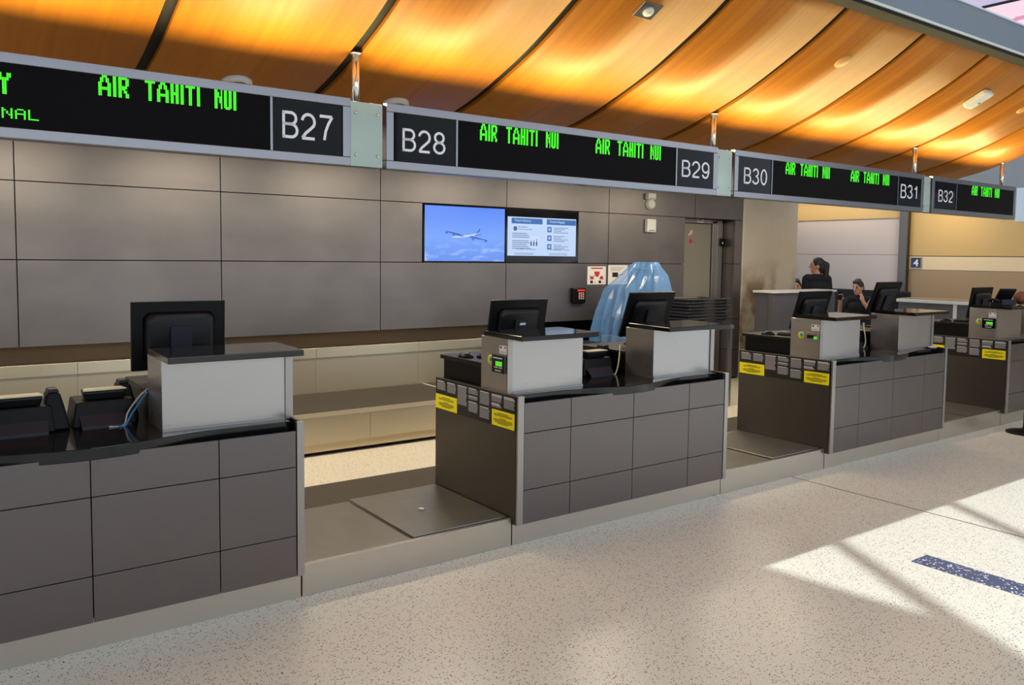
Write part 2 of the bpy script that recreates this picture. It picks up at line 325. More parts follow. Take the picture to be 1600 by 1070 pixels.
# fixtures set into the ceiling panels
def zc(y):
    for a, b in zip(PP, PP[1:]):
        if a[0] <= y <= b[0]: return a[1] + (b[1] - a[1]) * (y - a[0]) / (b[0] - a[0])
def slope(y): return math.atan2(zc(y + .03) - zc(y - .03), .06)
def on_ceiling(o, x, y, drop=0.): o.location = (x, y, zc(y) - drop); o.rotation_euler = (slope(y), 0, 0); return o
t = thing('ceiling_camera', 'square glass-domed fixture in the wooden ceiling above the B29 sign', 'ceiling fixture')
MB().box(-.075, .075, -.06, .06, -.008, .004).build('plate', 'sign_alu', t, .002); MB().lathe([(.035, -.008), (.032, -.02), (.02, -.03), (.001, -.033)], n=16).build('dome', 'white_plastic', t)
on_ceiling(t, 3.5, 3.49)
def disc(x, y, r, label, m_):
    o = MB().lathe([(r, .004), (r, -.006), (r * .9, -.010), (.001, -.010)], n=24).build('ceiling_disc', m_); on_ceiling(o, x, y); tag(o, label, 'ceiling fixture', 'round discs in the wooden ceiling')
mat('tan_disc', srgb(214, 158, 92), .5)
disc(5.5, 3.49, .06, 'small tan round disc in the wooden ceiling above the B30 sign', 'tan_disc')
disc(8.5, 3.49, .06, 'small tan round disc at the right edge of the wooden ceiling', 'tan_disc')
def dome(x, y, label):
    t = thing('smoke_detector', label, 'smoke detector', group='smoke detectors above the signs')
    MB().lathe([(.085, .004), (.085, -.022), (.07, -.03), (.06, -.03), (.058, -.012), (.001, -.012)], n=28).build('housing', 'white_plastic', t)
    MB().lathe([(.05, -.012), (.045, -.034), (.02, -.042), (.001, -.043)], n=20).build('sensor_head', 'grey_plastic', t)
    on_ceiling(t, x, y)
dome(1.5, 4.75, 'white round smoke detector in the ceiling just above the B27 sign')
dome(2.515, 4.75, 'round smoke detector in the ceiling just above the B28 sign')
t = thing('emergency_light', 'white oblong emergency light under the wooden ceiling near B31', 'light fixture')
MB().prism([(-.06, -.11), (.06, -.11), (.075, -.085), (.075, .085), (.06, .11), (-.06, .11), (-.075, .085), (-.075, -.085)], -.05, -.002).build('housing', 'white_plastic', t, .012)
MB().lathe([(.012, -.05), (.010, -.058), (.001, -.06)], (0.03, .02, 0), 12).build('indicator', 'teal_print', t); on_ceiling(t, 7.57, 3.49)

# uplights standing on top of the signs, throwing warm light forward onto the wood
for x in [k + .5 for k in range(-1, 10)]:
    area('sign_uplight', (x, 4.15, 2.462), (0, -.62, .78), .94, .05, 9.0, (1.0, .82, .36))

# ------------------------------------------------------------------ back wall of metal panels, recess and door
YW = 7.10
wall = struct(B(-3, 6.55, YW + .03, YW + .05, .90, 2.5).build('wall_back', 'black_gap'))
B(6.55, 7.86, YW + .03, YW + .05, 0, 2.5).build('backing', 'black_gap', wall)
B(7.86, 9.0, YW + .03, YW + .05, 2.15, 2.5).build('backing', 'black_gap', wall)
G = .004
struct(B(-3, 9.0, 7.6, 7.65, 0, 2.6).build('wall_behind', 'black_gap'))
struct(B(6.52, 6.55, YW + .05, 7.6, 0, 1.0).build('wall_recess_side', 'black_gap'))
def wpanel(x0, x1, z0, z1): B(x0 + G, x1 - G, YW, YW + .028, z0 + G, z1 - G).build('wall_panel', 'wall_metal', wall)
js = [-2.4, -.9, .595, 2.095, 3.6, 5.087, 6.562]
for a, b in zip(js, js[1:]):
    wpanel(a, b, .887, 1.548); wpanel(a, b, 2.135, 2.5)
    if b < 3.7: wpanel(a, b, 1.548, 2.135)
wpanel(3.6, 4.062, 1.548, 2.135); wpanel(6.095, 6.562, 1.548, 2.135)
for z0, z1 in ((0.02, .42), (.42, .887), (.887, 1.548), (1.548, 2.135)): wpanel(6.562, 7.873, z0, z1)
wpanel(6.562, 8.05, 2.135, 2.5); wpanel(8.05, 9.0, 2.135, 2.5)
for z0, z1 in ((.02, .39), (.39, .81), (.81, 1.552), (1.552, 2.135)):
    wpanel(8.846, 9.0, z0, z1)
    B(8.846, 8.86, YW + .03, 7.29, z0 + G, z1 - G).build('wall_panel', 'wall_metal', wall)
B(8.862, 9.0, YW + .03, 7.4, 0, 2.5).build('backing', 'black_gap', wall)
B(7.84, 7.868, YW + .03, 7.4, 0, 2.5).build('backing', 'wall_metal', wall)
B(7.86, 8.9, YW + .06, 7.4, 2.135, 2.15).build('backing', 'black_gap', wall)
door = thing('door_1', 'grey metal service door recessed beside the beige pillar', 'door', (8.2, 7.29, 0)); del door['category']; struct(door)
B(-.34, .413, .02, .06, .01, 2.075).build('door_leaf', 'door_paint', door)
mb = MB(); mb.box(.425, .50, -.0, .08, 0, 2.12).box(.50, .60, -.02, .08, 0, 2.135).box(.60, .634, -.0, .08, 0, 2.15).box(-.34, .634, 0, .08, 2.085, 2.16)
fr = mb.build('door_frame', 'post_steel', door, .004)
lk = B(.545, .62, -.06, -.02, 1.785, 1.89).build('lock_box', 'black_plastic', door, .004)
B(.552, .568, -.064, -.06, 1.82, 1.84).build('indicator', 'white_print', lk)
mb = MB().box(.10, .235, -.006, 0, 2.092, 2.155); put_text(mb, 'EXIT', lambda u, v: (.122 + u * .09, -.0075, 2.108 + v * .032), 1, .01)
mb.build('exit_plate', ['paper', 'black_board'], door)
MB().prism([(.0, 1.815), (.035, 1.815), (.035, 1.835), (.06, 1.835), (.018, 1.885), (-.024, 1.835), (0, 1.835)], .016, .0195, 'y').build('arrow_sticker', 'red_print', door)
MB().prism([(-.03, 1.915), (.02, 1.93), (.045, 1.95), (.04, 2.0), (.015, 1.985), (-.005, 1.955), (-.035, 1.935)], .016, .0195, 'y').build('hand_sticker', 'pink_print', door)
pil = struct(MB().box(9.003, 10.215, 7.085, 8.3, 0, 2.5).build('trim_4', 'pillar_metal', bevel=.01), 'beige metal-clad pillar with brown mottling beside the service door')

# wall screens
def screen(name, label, x0, x1, z0, z1, border):
    t = thing(name, label, 'screen', ((x0 + x1) / 2, YW, z0), group='screens set into the back wall'); hx = (x1 - x0) / 2; h = z1 - z0
    B(-hx, hx, -.012, .03, 0, h).build('housing', 'black_gloss', t, .003)
    return t, hx, h
t, hx, h = screen('wall_screen', 'left wall screen showing an airliner over blue clouds', 4.068, 5.066, 1.550, 2.128, .012)
B(-hx + .012, hx - .012, -.0135, -.012, .012, h - .012).build('picture', 'screen_sky', t)
mb = MB(); yq = -.0142
def pl(poly, mi): mb.prism([(x, z) for x, z in poly], yq, yq - .0004, 'y', mi)
pl([(-.17, .262), (-.10, .268), (.06, .285), (.12, .298), (.15, .318), (.158, .30), (.10, .277), (.02, .262), (-.08, .252), (-.16, .252)], 1)
pl([(-.02, .268), (-.09, .292), (-.245, .318), (-.25, .312), (-.12, .278), (-.06, .262)], 0)
pl([(.02, .262), (.12, .244), (.27, .226), (.265, .232), (.12, .262), (.06, .272)], 0)
pl([(.115, .292), (.165, .345), (.178, .345), (.150, .300)], 0)
pl([(.10, .284), (.19, .292), (.192, .288), (.12, .276)], 0)
for x, z in ((-.235, .298), (-.15, .276), (.085, .238), (.245, .222)): pl([(x - .014, z - .008), (x + .012, z - .010), (x + .014, z + .006), (x - .012, z + .008)], 0)
mb.build('airliner_picture', ['screen_plane', 'screen_plane_light'], t)
t, hx, h = screen('wall_screen', 'right wall screen showing a white baggage advisory page', 5.074, 6.088, 1.550, 2.117, .02)
B(-hx + .02, hx - .04, -.0135, -.012, .075, h - .075).build('picture', 'screen_page', t)
mb = MB(); W = 2 * hx - .06; X0 = -hx + .02; Zt = h - .075
def rect(x0, x1, z0, z1, mi): mb.box(X0 + x0, X0 + x1, -.0142, -.0136, z0, z1, mi)
def line(s, x, z, hh, ww, mi): put_text(mb, s, lambda u, v: (X0 + x + u * ww, -.0146, z + v * hh), mi, .01)
for k, (hd, x) in enumerate((('Travel Advisory', .05), ('Checked Baggage', .53))):
    rect(x, x + .42, Zt - .072, Zt - .012, 0); line(hd, x + .04, Zt - .056, .03, .22, 3)
    for zz in range(2): rect(x + .04, x + .3, .075 + .012 + zz * .014, .075 + .016 + zz * .014, 1)
    line('Your safety is our priority.', x + .05, .135, .022, .28, 1)
line('Permitted in', .14, Zt - .115, .02, .13, 1); line('limited quantities', .14, Zt - .142, .02, .19, 1)
mb.lathe([(.026, 0), (.026, -.0012), (.02, -.0012), (.02, 0)], (X0 + .1, -.0136, Zt - .125), 16, 1, 'y')
for i in range(9):
    if i in (3,): continue
    rect(.06, .06 + .2 + .05 * ((i * 7) % 3) / 2, Zt - .18 - i * .02, Zt - .173 - i * .02, 1)
rect(.29, .42, Zt - .33, Zt - .2, 4)
for i in range(3): rect(.305 + i * .038, .328 + i * .038, Zt - .31, Zt - .265, 2); rect(.312 + i * .038, .321 + i * .038, Zt - .265, Zt - .245 + .012 * (i == 2), 2)
for r in range(3):
    zz = Zt - .125 - r * .095; rect(.54, .60, zz - .03, zz + .03, 0); rect(.555, .585, zz - .015, zz + .018, 3)
    for i in range(4): rect(.63, .84 - .05 * ((i + r) % 3), zz + .018 - i * .018, zz + .024 - i * .018, 1)
mb.build('advisory_print', ['screen_blue', 'screen_ink', 'screen_dark', 'screen_page', 'screen_plane_light'], t)

# small things on the wall
t = thing('card_reader', 'black keypad reader with red light on the back wall below the right screen', 'keypad', (6.085, YW, 1.09))
B(-.095, .095, -.055, 0, 0, .178).build('housing', 'black_plastic', t, .012)
mb = MB().box(-.03, .075, -.0565, -.055, .142, .156).build('indicator_light', 'red_print', t)
mb = MB()
for i in range(4):
    for j in range(3): mb.box(-.015 + j * .03, .005 + j * .03, -.0575, -.055, .05 + i * .021, .062 + i * .021)
mb.build('keys', 'pink_print', t)
mat('led_red', srgb(200, 30, 30), .4, emit=srgb(255, 40, 40), estr=.8); bpy.data.objects['indicator_light'].data.materials[0] = MATS['led_red']
def wallbox(name, x, z, wd, ht, dp, label, cat):
    t = thing(name, label, cat, (x, YW, z)); B(-wd / 2, wd / 2, -dp, 0, 0, ht).build('housing', 'white_plastic', t, .008); return t
t = wallbox('signal_box', 7.215, 2.325, .13, .075, .06, 'small white box on the wall under the B29 sign, above the round one', 'wall device')
B(-.05, .05, -.062, -.06, .01, .02).build('seam', 'grey_print', t)
t = thing('wall_sounder', 'white round sounder on the wall between two white boxes', 'wall device', (7.228, YW, 2.27)); MB().lathe([(.062, 0), (.062, -.03), (.05, -.05), (.03, -.055), (.001, -.056)], axis='y', n=24).build('dome', 'white_plastic', t); MB().lathe([(.068, 0), (.068, -.012), (.001, -.013)], axis='y', n=24).build('base', 'white_plastic', t)
t = wallbox('thermostat', 7.227, 1.93, .15, .16, .05, 'larger white box low on the wall left of the service door', 'wall device')
B(-.05, .05, -.052, -.05, .012, .03).build('vent', 'grey_print', t)
def notice(label, x0, x1, z0, z1, red):
    t = thing('wall_notice', label, 'notice', ((x0 + x1) / 2, YW, z0), group='paper notices on the back wall'); hx = (x1 - x0) / 2; h = z1 - z0
    B(-hx, hx, -.003, 0, 0, h).build('sheet', 'paper', t); mb = MB(); y0, y1 = -.0042, -.0031
    if red:
        mb.box(-.09, .09, y0, y1, h - .03, h - .015, 0); mb.prism([(-.04, h - .06), (.045, h - .06), (.04, h - .1), (.01, h - .12), (-.01, h - .12), (-.035, h - .09)], y0, y1, 'y', 0)
        for i in range(4): mb.box(-.11 + i * .06, -.095 + i * .06, y0, y1, h * .42, h * .42 + .012, 1)
        for x in (-.075, .075): mb.prism([(x - .032, h * .28), (x + .032, h * .28), (x + .02, h * .28 + .035), (x - .02, h * .28 + .035)], y0, y1, 'y', 0)
        for x in (-.1, .03): mb.box(x, x + .04, y0, y1, .012, .045, 1); mb.box(x + .05, x + .09, y0, y1, .02, .028, 2)
    else:
        for i in range(3): mb.box(-.12, .1 - .03 * i, y0, y1, h - .03 - i * .018, h - .022 - i * .018, 2)
        mb.box(-.09, .0, y0, y1, h * .38, h * .38 + .055, 1); mb.box(.0, .1, y0, y1, h * .38 + .025, h * .38 + .032, 0); mb.box(.05, .12, y0, y1, .03, .036, 2)
    mb.build('print', ['red_print', 'black_board', 'grey_print'], t)
notice('paper notice with red pictograms on the back wall', 6.244, 6.529, 1.303, 1.513, True); notice('paper notice with a dark pictogram beside the plastic-wrapped machine', 6.566, 6.88, 1.30, 1.528, False)

# ------------------------------------------------------------------ baggage conveyor behind the agents
cv = thing('baggage_conveyor', 'long steel baggage conveyor with dark belt below the back wall', 'conveyor', (2, 6.1, 0)); XL, XR = -5., 3.1
B(XL, XR, .01, .03, .033, .10).build('plinth', 'beige_paint', cv); B(XL, XR, .06, 1.2, 0, .29).build('base', 'black_gap', cv)
xs = [-5., -3., -1., 1., 2.1, 3.1]
for a, b in zip(xs, xs[1:]): B(a + .0015, b - .0015, 0, .025, .098, .312).build('side_panel', 'conveyor_steel', cv)
B(XL, XR, 0, .18, .308, .318).build('lip', 'conveyor_steel', cv, .002)
B(XL, 2.14, .176, 1.14, .285, .306).build('belt', 'belt', cv); B(2.165, XR, .176, 1.14, .285, .306).build('belt', 'belt', cv)
B(2.14, 2.165, .176, 1.14, .285, .307).build('belt_seam', 'white_plastic', cv)
for a, b in zip(xs, xs[1:]):
    B(a + .001, b - .001, 1.15, 1.165, .29, .64).build('back_panel', 'conveyor_steel', cv)
    B(a + .001, b - .001, 1.13, 1.28, .64, .735).build('ledge', 'ledge_lit_steel', cv, .002)  # warm light reflected by the ledge is put into its paler colour
B(XL, XR, 1.27, 1.285, .735, 1.0).build('cove_panel', 'cove_brown', cv)  # darker and browner than the steel below it
B(XR - .02, XR, .05, 1.2, .03, .60).build('end_plate', 'black_gap', cv)
eg = thing('conveyor_end_housing', 'grey ribbed housing at the end of the conveyor behind the B28 desk', 'machine', (5.5, 6.2, 0))
B(-.35, .38, 0, .75, 0, .62).build('housing', 'grey_laminate', eg); ep = MB().box(-.36, .4, -.02, .78, .62, .70).build('cover', 'grey_plastic', eg, .006)
for i in range(9): B(-.34, .38, .03 + i * .08, .07 + i * .08, .70, .712).build('rib', 'slate_plastic', ep)
# rubber mat in the agents' aisle
mt = tag(MB().box(.6, 8.4, 4.47, 5.30, 0, .011).build('floor_mat', 'rubber'), 'dark studded rubber mat on the floor behind the baggage scales', 'mat')

# ------------------------------------------------------------------ check-in counters (local origin: left front corner on the floor)
def countertop():
    pts = [(.046, .885), (.046, .075)]
    for i in range(25):
        x = .32 + 1.14 * i / 24; pts.append((x, .075 - .092 * math.cos(math.pi * (x - .89) / 1.14) ** 2))
    pts += [(1.737, .075), (1.737, .885)]
    return pts
def text_block(mb, ya, yb, zt, zb, head=1, s=.0052):
    # lines of small print on a plate facing -x; ya > yb
    z = zt; i = 0; rnd = random.Random(int(ya * 1000) + int(zt * 777))
    while z - .003 > zb:
        if i < head:
            mb.box(-.0062, -.005, yb + (ya - yb) * rnd.uniform(.0, .25), ya, z - .0048, z, 0); z -= .0078
        else:
            mb.box(-.0060, -.005, yb + (ya - yb) * rnd.uniform(0, .12), ya, z - .0027, z, 1); z -= .0046
        i += 1
def make_hutch(parent, x0, x1, outer_left):
    h = MB().box(x0, x1, .14, .40, .84, 1.155)
    hb = h.build('hutch', 'hutch_steel', parent, .003)
    e0, e1 = (x0, x0 + .035) if outer_left else (x1 - .035, x1)
    B(e0, e1, .132, .139, .842, 1.154).build('edge_trim', 'post_steel', hb)
    B(x0 + (.039 if outer_left else 0), x1 - (0 if outer_left else .039), .134, .139, .842, .852).build('foot_trim', 'post_steel', hb)
    MB().prism([(0., 1.152), (.37, 1.155), (.37, 1.183), (0., 1.180)], x0 - .004, x1 + .004, 'x').build('hutch_top', 'black_stone', hb, .003)
    return hb
def make_counter(label):
    t = thing('check_in_counter', label, 'counter', (2.645, 3.56, 0), group='steel check-in counters')
    B(.003, 1.772, .046, .060, 0, .126).build('kick_plate', 'steel_soft', t); B(.02, 1.75, .06, .86, 0, .79).build('carcass', 'black_gap', t)
    B(0, .018, .012, .885, .122, .848).build('side_panel', 'side_steel', t, .002); B(1.757, 1.775, .012, .885, .122, .848).build('side_panel', 'side_steel', t, .002)
    B(0, .043, 0, .022, .122, .849).build('post', 'post_steel', t, .002); B(1.740, 1.775, 0, .022, .122, .849).build('post', 'post_steel', t, .002)
    ex = [.045, .385, .8875, 1.390, 1.738]; ez = [.122, .315, .638, .808]
    for i in range(4):
        for j in range(3): B(ex[i] + .002, ex[i + 1] - .002, .004, .02, ez[j] + .0018, ez[j + 1] - .0018).build('front_panel', 'panel_metal', t, .0012)
    MB().prism(countertop(), .792, .842).build('countertop', 'black_stone', t, .003)
    ha = make_hutch(t, .02, .585, True); hb = make_hutch(t, 1.19, 1.772, False)
    for x0, x1 in ((.035, .585), (1.19, 1.74)):
        sh = MB().box(x0 + .01, x1, .40, .86, .842, .965).build('work_shelf', 'black_plastic', t); B(x0 - .005, x1 + .01, .40, .885, .965, .99).build('shelf_top', 'dark_plastic', sh, .003)
    # notice board on the left side
    nb = B(-.005, 0, .02, .873, .652, .842).build('notice_board', 'black_board', t)
    mb = MB(); Y = lambda i: .862 - .1215 * i
    for i, blocks in enumerate((((.832, .775),), ((.832, .770),), ((.832, .715),), ((.832, .795), (.786, .765), (.752, .69)), ((.832, .755), (.742, .675)), ((.832, .790), (.782, .757)), ((.832, .765),))):
        for zt, zb in blocks: text_block(mb, Y(i) - .004, Y(i) - .108, zt, zb, 2 if i > 4 else 1)
    mb.build('notice_print', ['white_print', 'grey_print'], nb)
    for ya, yb in ((.873, .622), (.245, .006 + .02)):
        c = MB().box(-.0065, -.005, yb, ya, .655, .746); cy = (ya + yb) / 2
        for i in range(9):
            if i == 3: continue
            wd = (.05, .09, .085, 0, .03, .088, .092, .08, .05)[i]; c.box(-.0075, -.0065, cy - wd, cy + wd, .731 - i * .0072 - .003, .731 - i * .0072, 1)
        c.build('yellow_card', ['yellow_card', 'dark_print'], nb)
    return t, ha
def hutch_stickers(ha, terminal):
    MB().box(.0185, .0195, .142, .212, 1.066, 1.113).box(.0182, .0186, .15, .162, 1.098, 1.108, 1).box(.0182, .0186, .19, .204, 1.096, 1.108, 1).box(.0182, .0186, .155, .2, 1.074, 1.08, 2).build('white_label', ['paper', 'navy', 'grey_print'], ha)
    MB().lathe([(.030, 0), (.030, -.0012), (.001, -.0012)], (.0195, .30, 1.02), 24, 0, 'x').lathe([(.016, 0), (.016, -.002), (.001, -.002)], (.0195, .30, 1.026), 7, 1, 'x').build('round_sticker', ['sticker_yellow', 'teal_print'], ha)
    if terminal:
        mb = MB().box(.004, .0195, .142, .265, .957, 1.056); mb.box(.0028, .004, .165, .228, .995, 1.022, 1)
        mb.box(.003, .004, .165, .252, 1.037, 1.043, 2).box(.003, .004, .205, .24, .984, .989, 2).box(.003, .004, .165, .195, .984, .989, 2); mb.box(.003, .004, .175, .235, .964, .974, 3)
        mb.build('scale_display', ['black_gloss', 'lcd_green', 'white_print', 'grey_print'], ha)
    else:
        MB().box(.004, .0195, .142, .265, .99, 1.05).box(.003, .004, .165, .24, 1.005, 1.03, 1).box(.0025, .003, .15, .18, 1.0, 1.022, 2).build('scale_display', ['post_steel', 'black_gloss', 'lcd_green'], ha)
LBL = ['dark steel check-in counter nearest the camera, under the B27 sign', 'steel check-in counter with yellow cards on its side, under the B28 and B29 signs',
       'steel check-in counter under the B30 and B31 signs', 'steel check-in counter at the right edge, under the B32 sign']
counter0, ha0 = make_counter(LBL[1])
cts = []
for k, x in enumerate((-.358, 2.645, 5.645, 8.645)):
    c = counter0 if k == 1 else copy_tree(counter0); c.location.x = x; c['label'] = LBL[k]; cts.append(c)
for k in (1, 2, 3):
    ha = [h for h in cts[k].children if h.name.startswith('hutch')][0] if k != 1 else ha0
    hutch_stickers(ha, k != 2)

# ------------------------------------------------------------------ baggage scales between the counters
def scale_unit(x0, x1, label):
    t = thing('baggage_scale', label, 'baggage scale', (x0, 3.606, 0), group='baggage scales between counters'); W_ = x1 - x0
    B(.004, W_ - .004, 0, .02, 0, .155).build('front_plate', 'steel_soft', t, .002); B(.01, W_ - .01, .02, .83, 0, .125).build('base', 'black_gap', t)
    B(.004, W_ - .004, .02, .028, .125, .153).build('rim', 'steel', t)
    hw = W_ / 2
    B(.012, hw - .006, .045, .815, .132, .150).build('weighing_plate', 'plate_steel', t, .004); B(hw + .008, W_ - .008, .04, .82, .137, .160).build('weighing_plate', 'plate_steel', t, .004)
    B(hw - .004, hw + .006, .04, .82, .125, .142).build('divider', 'steel', t)
    return t
scale_unit(1.418, 2.645, 'steel baggage scale between the B27 and B28 counters'); scale_unit(4.42, 5.645, 'steel baggage scale between the B29 and B30 counters'); scale_unit(7.42, 8.645, 'steel baggage scale between the B31 and B32 counters')
# bits of litter
def scrap(name, label, loc, s, seed, cat='paper scrap', n=11):
    r = random.Random(seed); mb = MB(); rings = []
    for i in range(5):
        z = i / 4 * .35 * s; f = math.sin(math.pi * (i + .6) / 5.2)
        rings.append([(math.cos(2 * math.pi * k / n) * s * f * r.uniform(.65, 1.1), math.sin(2 * math.pi * k / n) * s * f * r.uniform(.6, 1.1), z + r.uniform(0, .06) * s) for k in range(n)])
    tag(mb.loft(rings, sm=False).build(name, 'paper', loc=loc), label, cat)
scrap('tissue', 'crumpled white tissue on the right end of the B31 counter', (5.645 + 1.70, 3.66, .842), .05, 3, 'tissue')
scrap('paper_scrap', 'torn white paper scrap on the baggage scale beside B28', (2.30, 4.02, .160), .02, 5)
scrap('lint', 'white lint on the terrazzo floor by the B29 counter kick plate', (4.37, 3.585, 0), .018, 8, 'litter')

# ------------------------------------------------------------------ monitors
def make_monitor(label):
    t = thing('monitor', label, 'monitor', group='black monitors on the check-in counters')   # local: base on shelf at z=0, back faces -y
    B(-.11, .11, -.08, .10, 0, .012).build('stand_base', 'black_plastic', t, .004)
    B(-.03, .03, -.012, .012, .012, .17).build('stand_neck', 'dark_plastic', t, .003)
    return t
def monitor(label, x, zb, tilt, y=4.2, w_=.44, h=.335, yaw=0.):
    t = make_monitor(label); t.location = (x + w_ / 2, y - .02, .99); t.rotation_euler = (0, 0, yaw)
    Rm = Matrix.Translation((0, .02, zb - .99)) @ Matrix.Rotation(tilt, 4, 'X')
    def tr(mb): mb.v = [tuple(Rm @ Vector(p)) for p in mb.v]; return mb
    hw = w_ / 2
    p = tr(MB().box(-hw, hw, 0, .022, 0, h)).build('screen_panel', 'black_plastic', t, .004)
    tr(MB().box(-hw + .018, hw - .018, .022, .0235, .018, h - .018)).build('display', 'black_gloss', p)
    def rr(a, b, z0, z1, y, r=.04):
        out = []
        for cx, cz, s0 in ((b - r, z1 - r, 0), (a + r, z1 - r, 90), (a + r, z0 + r, 180), (b - r, z0 + r, 270)):
            for k in range(5): an = math.radians(s0 + 22.5 * k); out.append((cx + r * math.cos(an), y, cz + r * math.sin(an)))
        return out
    tr(MB().loft([rr(-hw + .05, hw - .05, .03, h - .05, .001), rr(-hw + .065, hw - .065, .045, h - .065, -.022), rr(-hw + .085, hw - .085, .06, h - .085, -.026)])).build('rear_housing', 'dark_plastic', p)
    tr(MB().box(-.05, .05, -.04, -.026, .02, h - .12)).build('stand_bracket', 'slate_plastic', p, .003)
    if 'B28' in label: tr(MB().box(-.015, .03, -.0412, -.04, h - .155, h - .14)).build('asset_label', 'white_print', p)
    return t
monitor('black monitor seen from behind on the B27 desk nearest the camera', .81, 1.045, .06)
monitor('black monitor seen from behind on the B28 desk, below the airliner screen', 2.865, 1.03, .2, h=.32)
monitor('black monitor seen from behind on the B29 desk, before the plastic-wrapped machine', 4.008, 1.055, .33, w_=.45)
monitor('black monitor seen from behind on the B30 desk, beside the grey partition', 6.005, 1.025, .28, w_=.46)
monitor('black monitor seen from behind on the B31 desk, beside the seated man', 7.16, 1.10, .34, w_=.43)
monitor('black monitor seen from behind on the B32 desk at the right edge', 9.155, 1.01, .15, w_=.46)

# keyboards and mice on the left desks
def keyboard(x, y, label):
    t = thing('keyboard', label, 'keyboard', (x, y, .99), .12, 'keyboards'); B(-.2, .2, -.07, .07, 0, .018).build('case', 'dark_plastic', t, .004)
    mb = MB()
    for r in range(5):
        for c in range(15): mb.box(-.19 + c * .0253, -.19 + c * .0253 + .021, -.06 + r * .0245, -.06 + r * .0245 + .02, .018, .025)
    mb.build('keys', 'slate_plastic', t)
def mouse(x, y, label):
    t = thing('computer_mouse', label, 'mouse', (x, y, .99), .3, 'mice'); rings = []
    for i, (yy, ww, hh) in enumerate(((-.055, .012, .008), (-.045, .026, .02), (-.02, .031, .031), (.01, .032, .034), (.04, .026, .024), (.055, .012, .01))):
        rings.append([(ww * math.cos(a), yy, max(0, hh * math.sin(a))) for a in [math.pi * k / 8 for k in range(9)]] + [(-ww * .5, yy, 0), (ww * .5, yy, 0)])
    MB().loft(rings).build('shell', 'dark_plastic', t); MB().lathe([(.006, -.003), (.006, .003)], (0, -.03, .031), 10, 0, 'x').build('wheel', 'grey_plastic', t)
for x, w1, w2 in ((2.645, 'B28', 'B28'), (5.645, 'B30', 'B30'), (8.645, 'B32', 'B32')):
    keyboard(x + .33, 4.06 + .06, 'black keyboard lying on the %s desk' % w1); mouse(x + .08, 4.22, 'dark mouse lying on the %s desk' % w2)

# boarding pass printers between the hutches
def printer(x, y, label, s=1., rz=0.):
    t = thing('ticket_printer', label, 'printer', (x, y, .842), rz, 'black ticket printers')
    MB().loft([[(-.13, -.06, 0), (.13, -.06, 0), (.13, .16, 0), (-.13, .16, 0)], [(-.115, -.045, .115), (.12, -.045, .115), (.12, .15, .115), (-.115, .15, .115)]], sm=False).build('body', 'black_plastic', t, .008)
    ld = MB().loft([[(-.075, -.03, .115), (.08, -.03, .115), (.08, .05, .115), (-.075, .05, .115)], [(-.085, -.04, .155), (.09, -.04, .155), (.09, .045, .160), (-.085, .045, .160)]], sm=False).build('paper_cover', 'dark_plastic', t, .008)
    MB().prism([(-.087, -.042), (.092, -.042), (.08, .03), (-.075, .03)], .157, .164).build('cover_lid', 'cream_plastic', ld, .003)
    MB().loft([[(-.10, -.10, .0), (.10, -.10, .0), (.10, -.095, .012), (-.10, -.095, .012)], [(-.105, -.05, .045), (.105, -.05, .045), (.105, -.05, .057), (-.105, -.05, .057)]], sm=False).build('output_tray', 'slate_plastic', t)
    return t
def scanner(x, y, label, rz=0):
    t = thing('document_scanner', label, 'scanner', (x, y, .842), rz, 'black document scanners')
    MB().loft([[(-.05, -.06, 0), (.055, -.06, 0), (.055, .06, 0), (-.05, .06, 0)], [(-.04, -.05, .10), (.035, -.05, .10), (.035, .05, .10), (-.04, .05, .10)], [(-.035, -.045, .165), (.018, -.045, .165), (.018, .045, .165), (-.035, .045, .165)]], sm=False).build('body', 'black_plastic', t, .01)
    MB().loft([[(-.032, -.046, .165), (.016, -.046, .165), (.016, .04, .165), (-.032, .04, .165)], [(-.026, -.04, .182), (.01, -.04, .182), (.01, .03, .182), (-.026, .03, .182)]], sm=False).build('head', 'slate_plastic', t, .006)
    return t
printer(.325, 4.0, 'black ticket printer at the left edge of the B27 counter'); scanner(.462, 4.02, 'tall black scanner between the two printers on the B27 counter')
printer(.655, 4.02, 'black ticket printer beside the hutch on the B27 counter'); scanner(.765, 4.14, 'small black scanner behind the printer next to the B27 hutch')
printer(3.60, 4.02, 'black ticket printer between the hutches of the B28 and B29 counter'); scanner(3.78, 4.12, 'black scanner between the hutches of the B28 and B29 counter')
printer(6.70, 4.05, 'black ticket printer between the hutches of the B30 and B31 counter')
def cable(name, path, r, m_, label):
    # smooth the path
    P_ = [Vector(p) for p in path]; out = []
    for i in range(len(P_) - 1):
        p0, p1, p2, p3 = P_[max(i - 1, 0)], P_[i], P_[i + 1], P_[min(i + 2, len(P_) - 1)]
        for k in range(6):
            u = k / 6; out.append(.5 * ((2 * p1) + (p2 - p0) * u + (2 * p0 - 5 * p1 + 4 * p2 - p3) * u * u + (3 * p1 - p0 - 3 * p2 + p3) * u ** 3))
    out.append(P_[-1]); tag(MB().tube(out, r, 6).build(name, m_), label, 'cable')
cable('data_cable', [(.835, 3.98, .99), (.79, 3.95, .96), (.74, 3.93, .90), (.72, 3.92, .846), (.66, 3.92, .846)], .0045, 'cable_grey', 'grey cable hanging beside the B27 hutch')
cable('data_cable', [(.835, 3.97, .985), (.80, 3.94, .95), (.755, 3.92, .895), (.725, 3.91, .846), (.70, 3.90, .846)], .0045, 'cable_blue', 'blue cable hanging beside the B27 hutch')
cable('data_cable', [(3.87, 4.05, 1.02), (3.82, 4.0, .97), (3.78, 3.97, .90), (3.74, 3.95, .848), (3.70, 3.93, .848)], .005, 'cable_cream', 'pale cable between the hutches of the B28 and B29 counter')
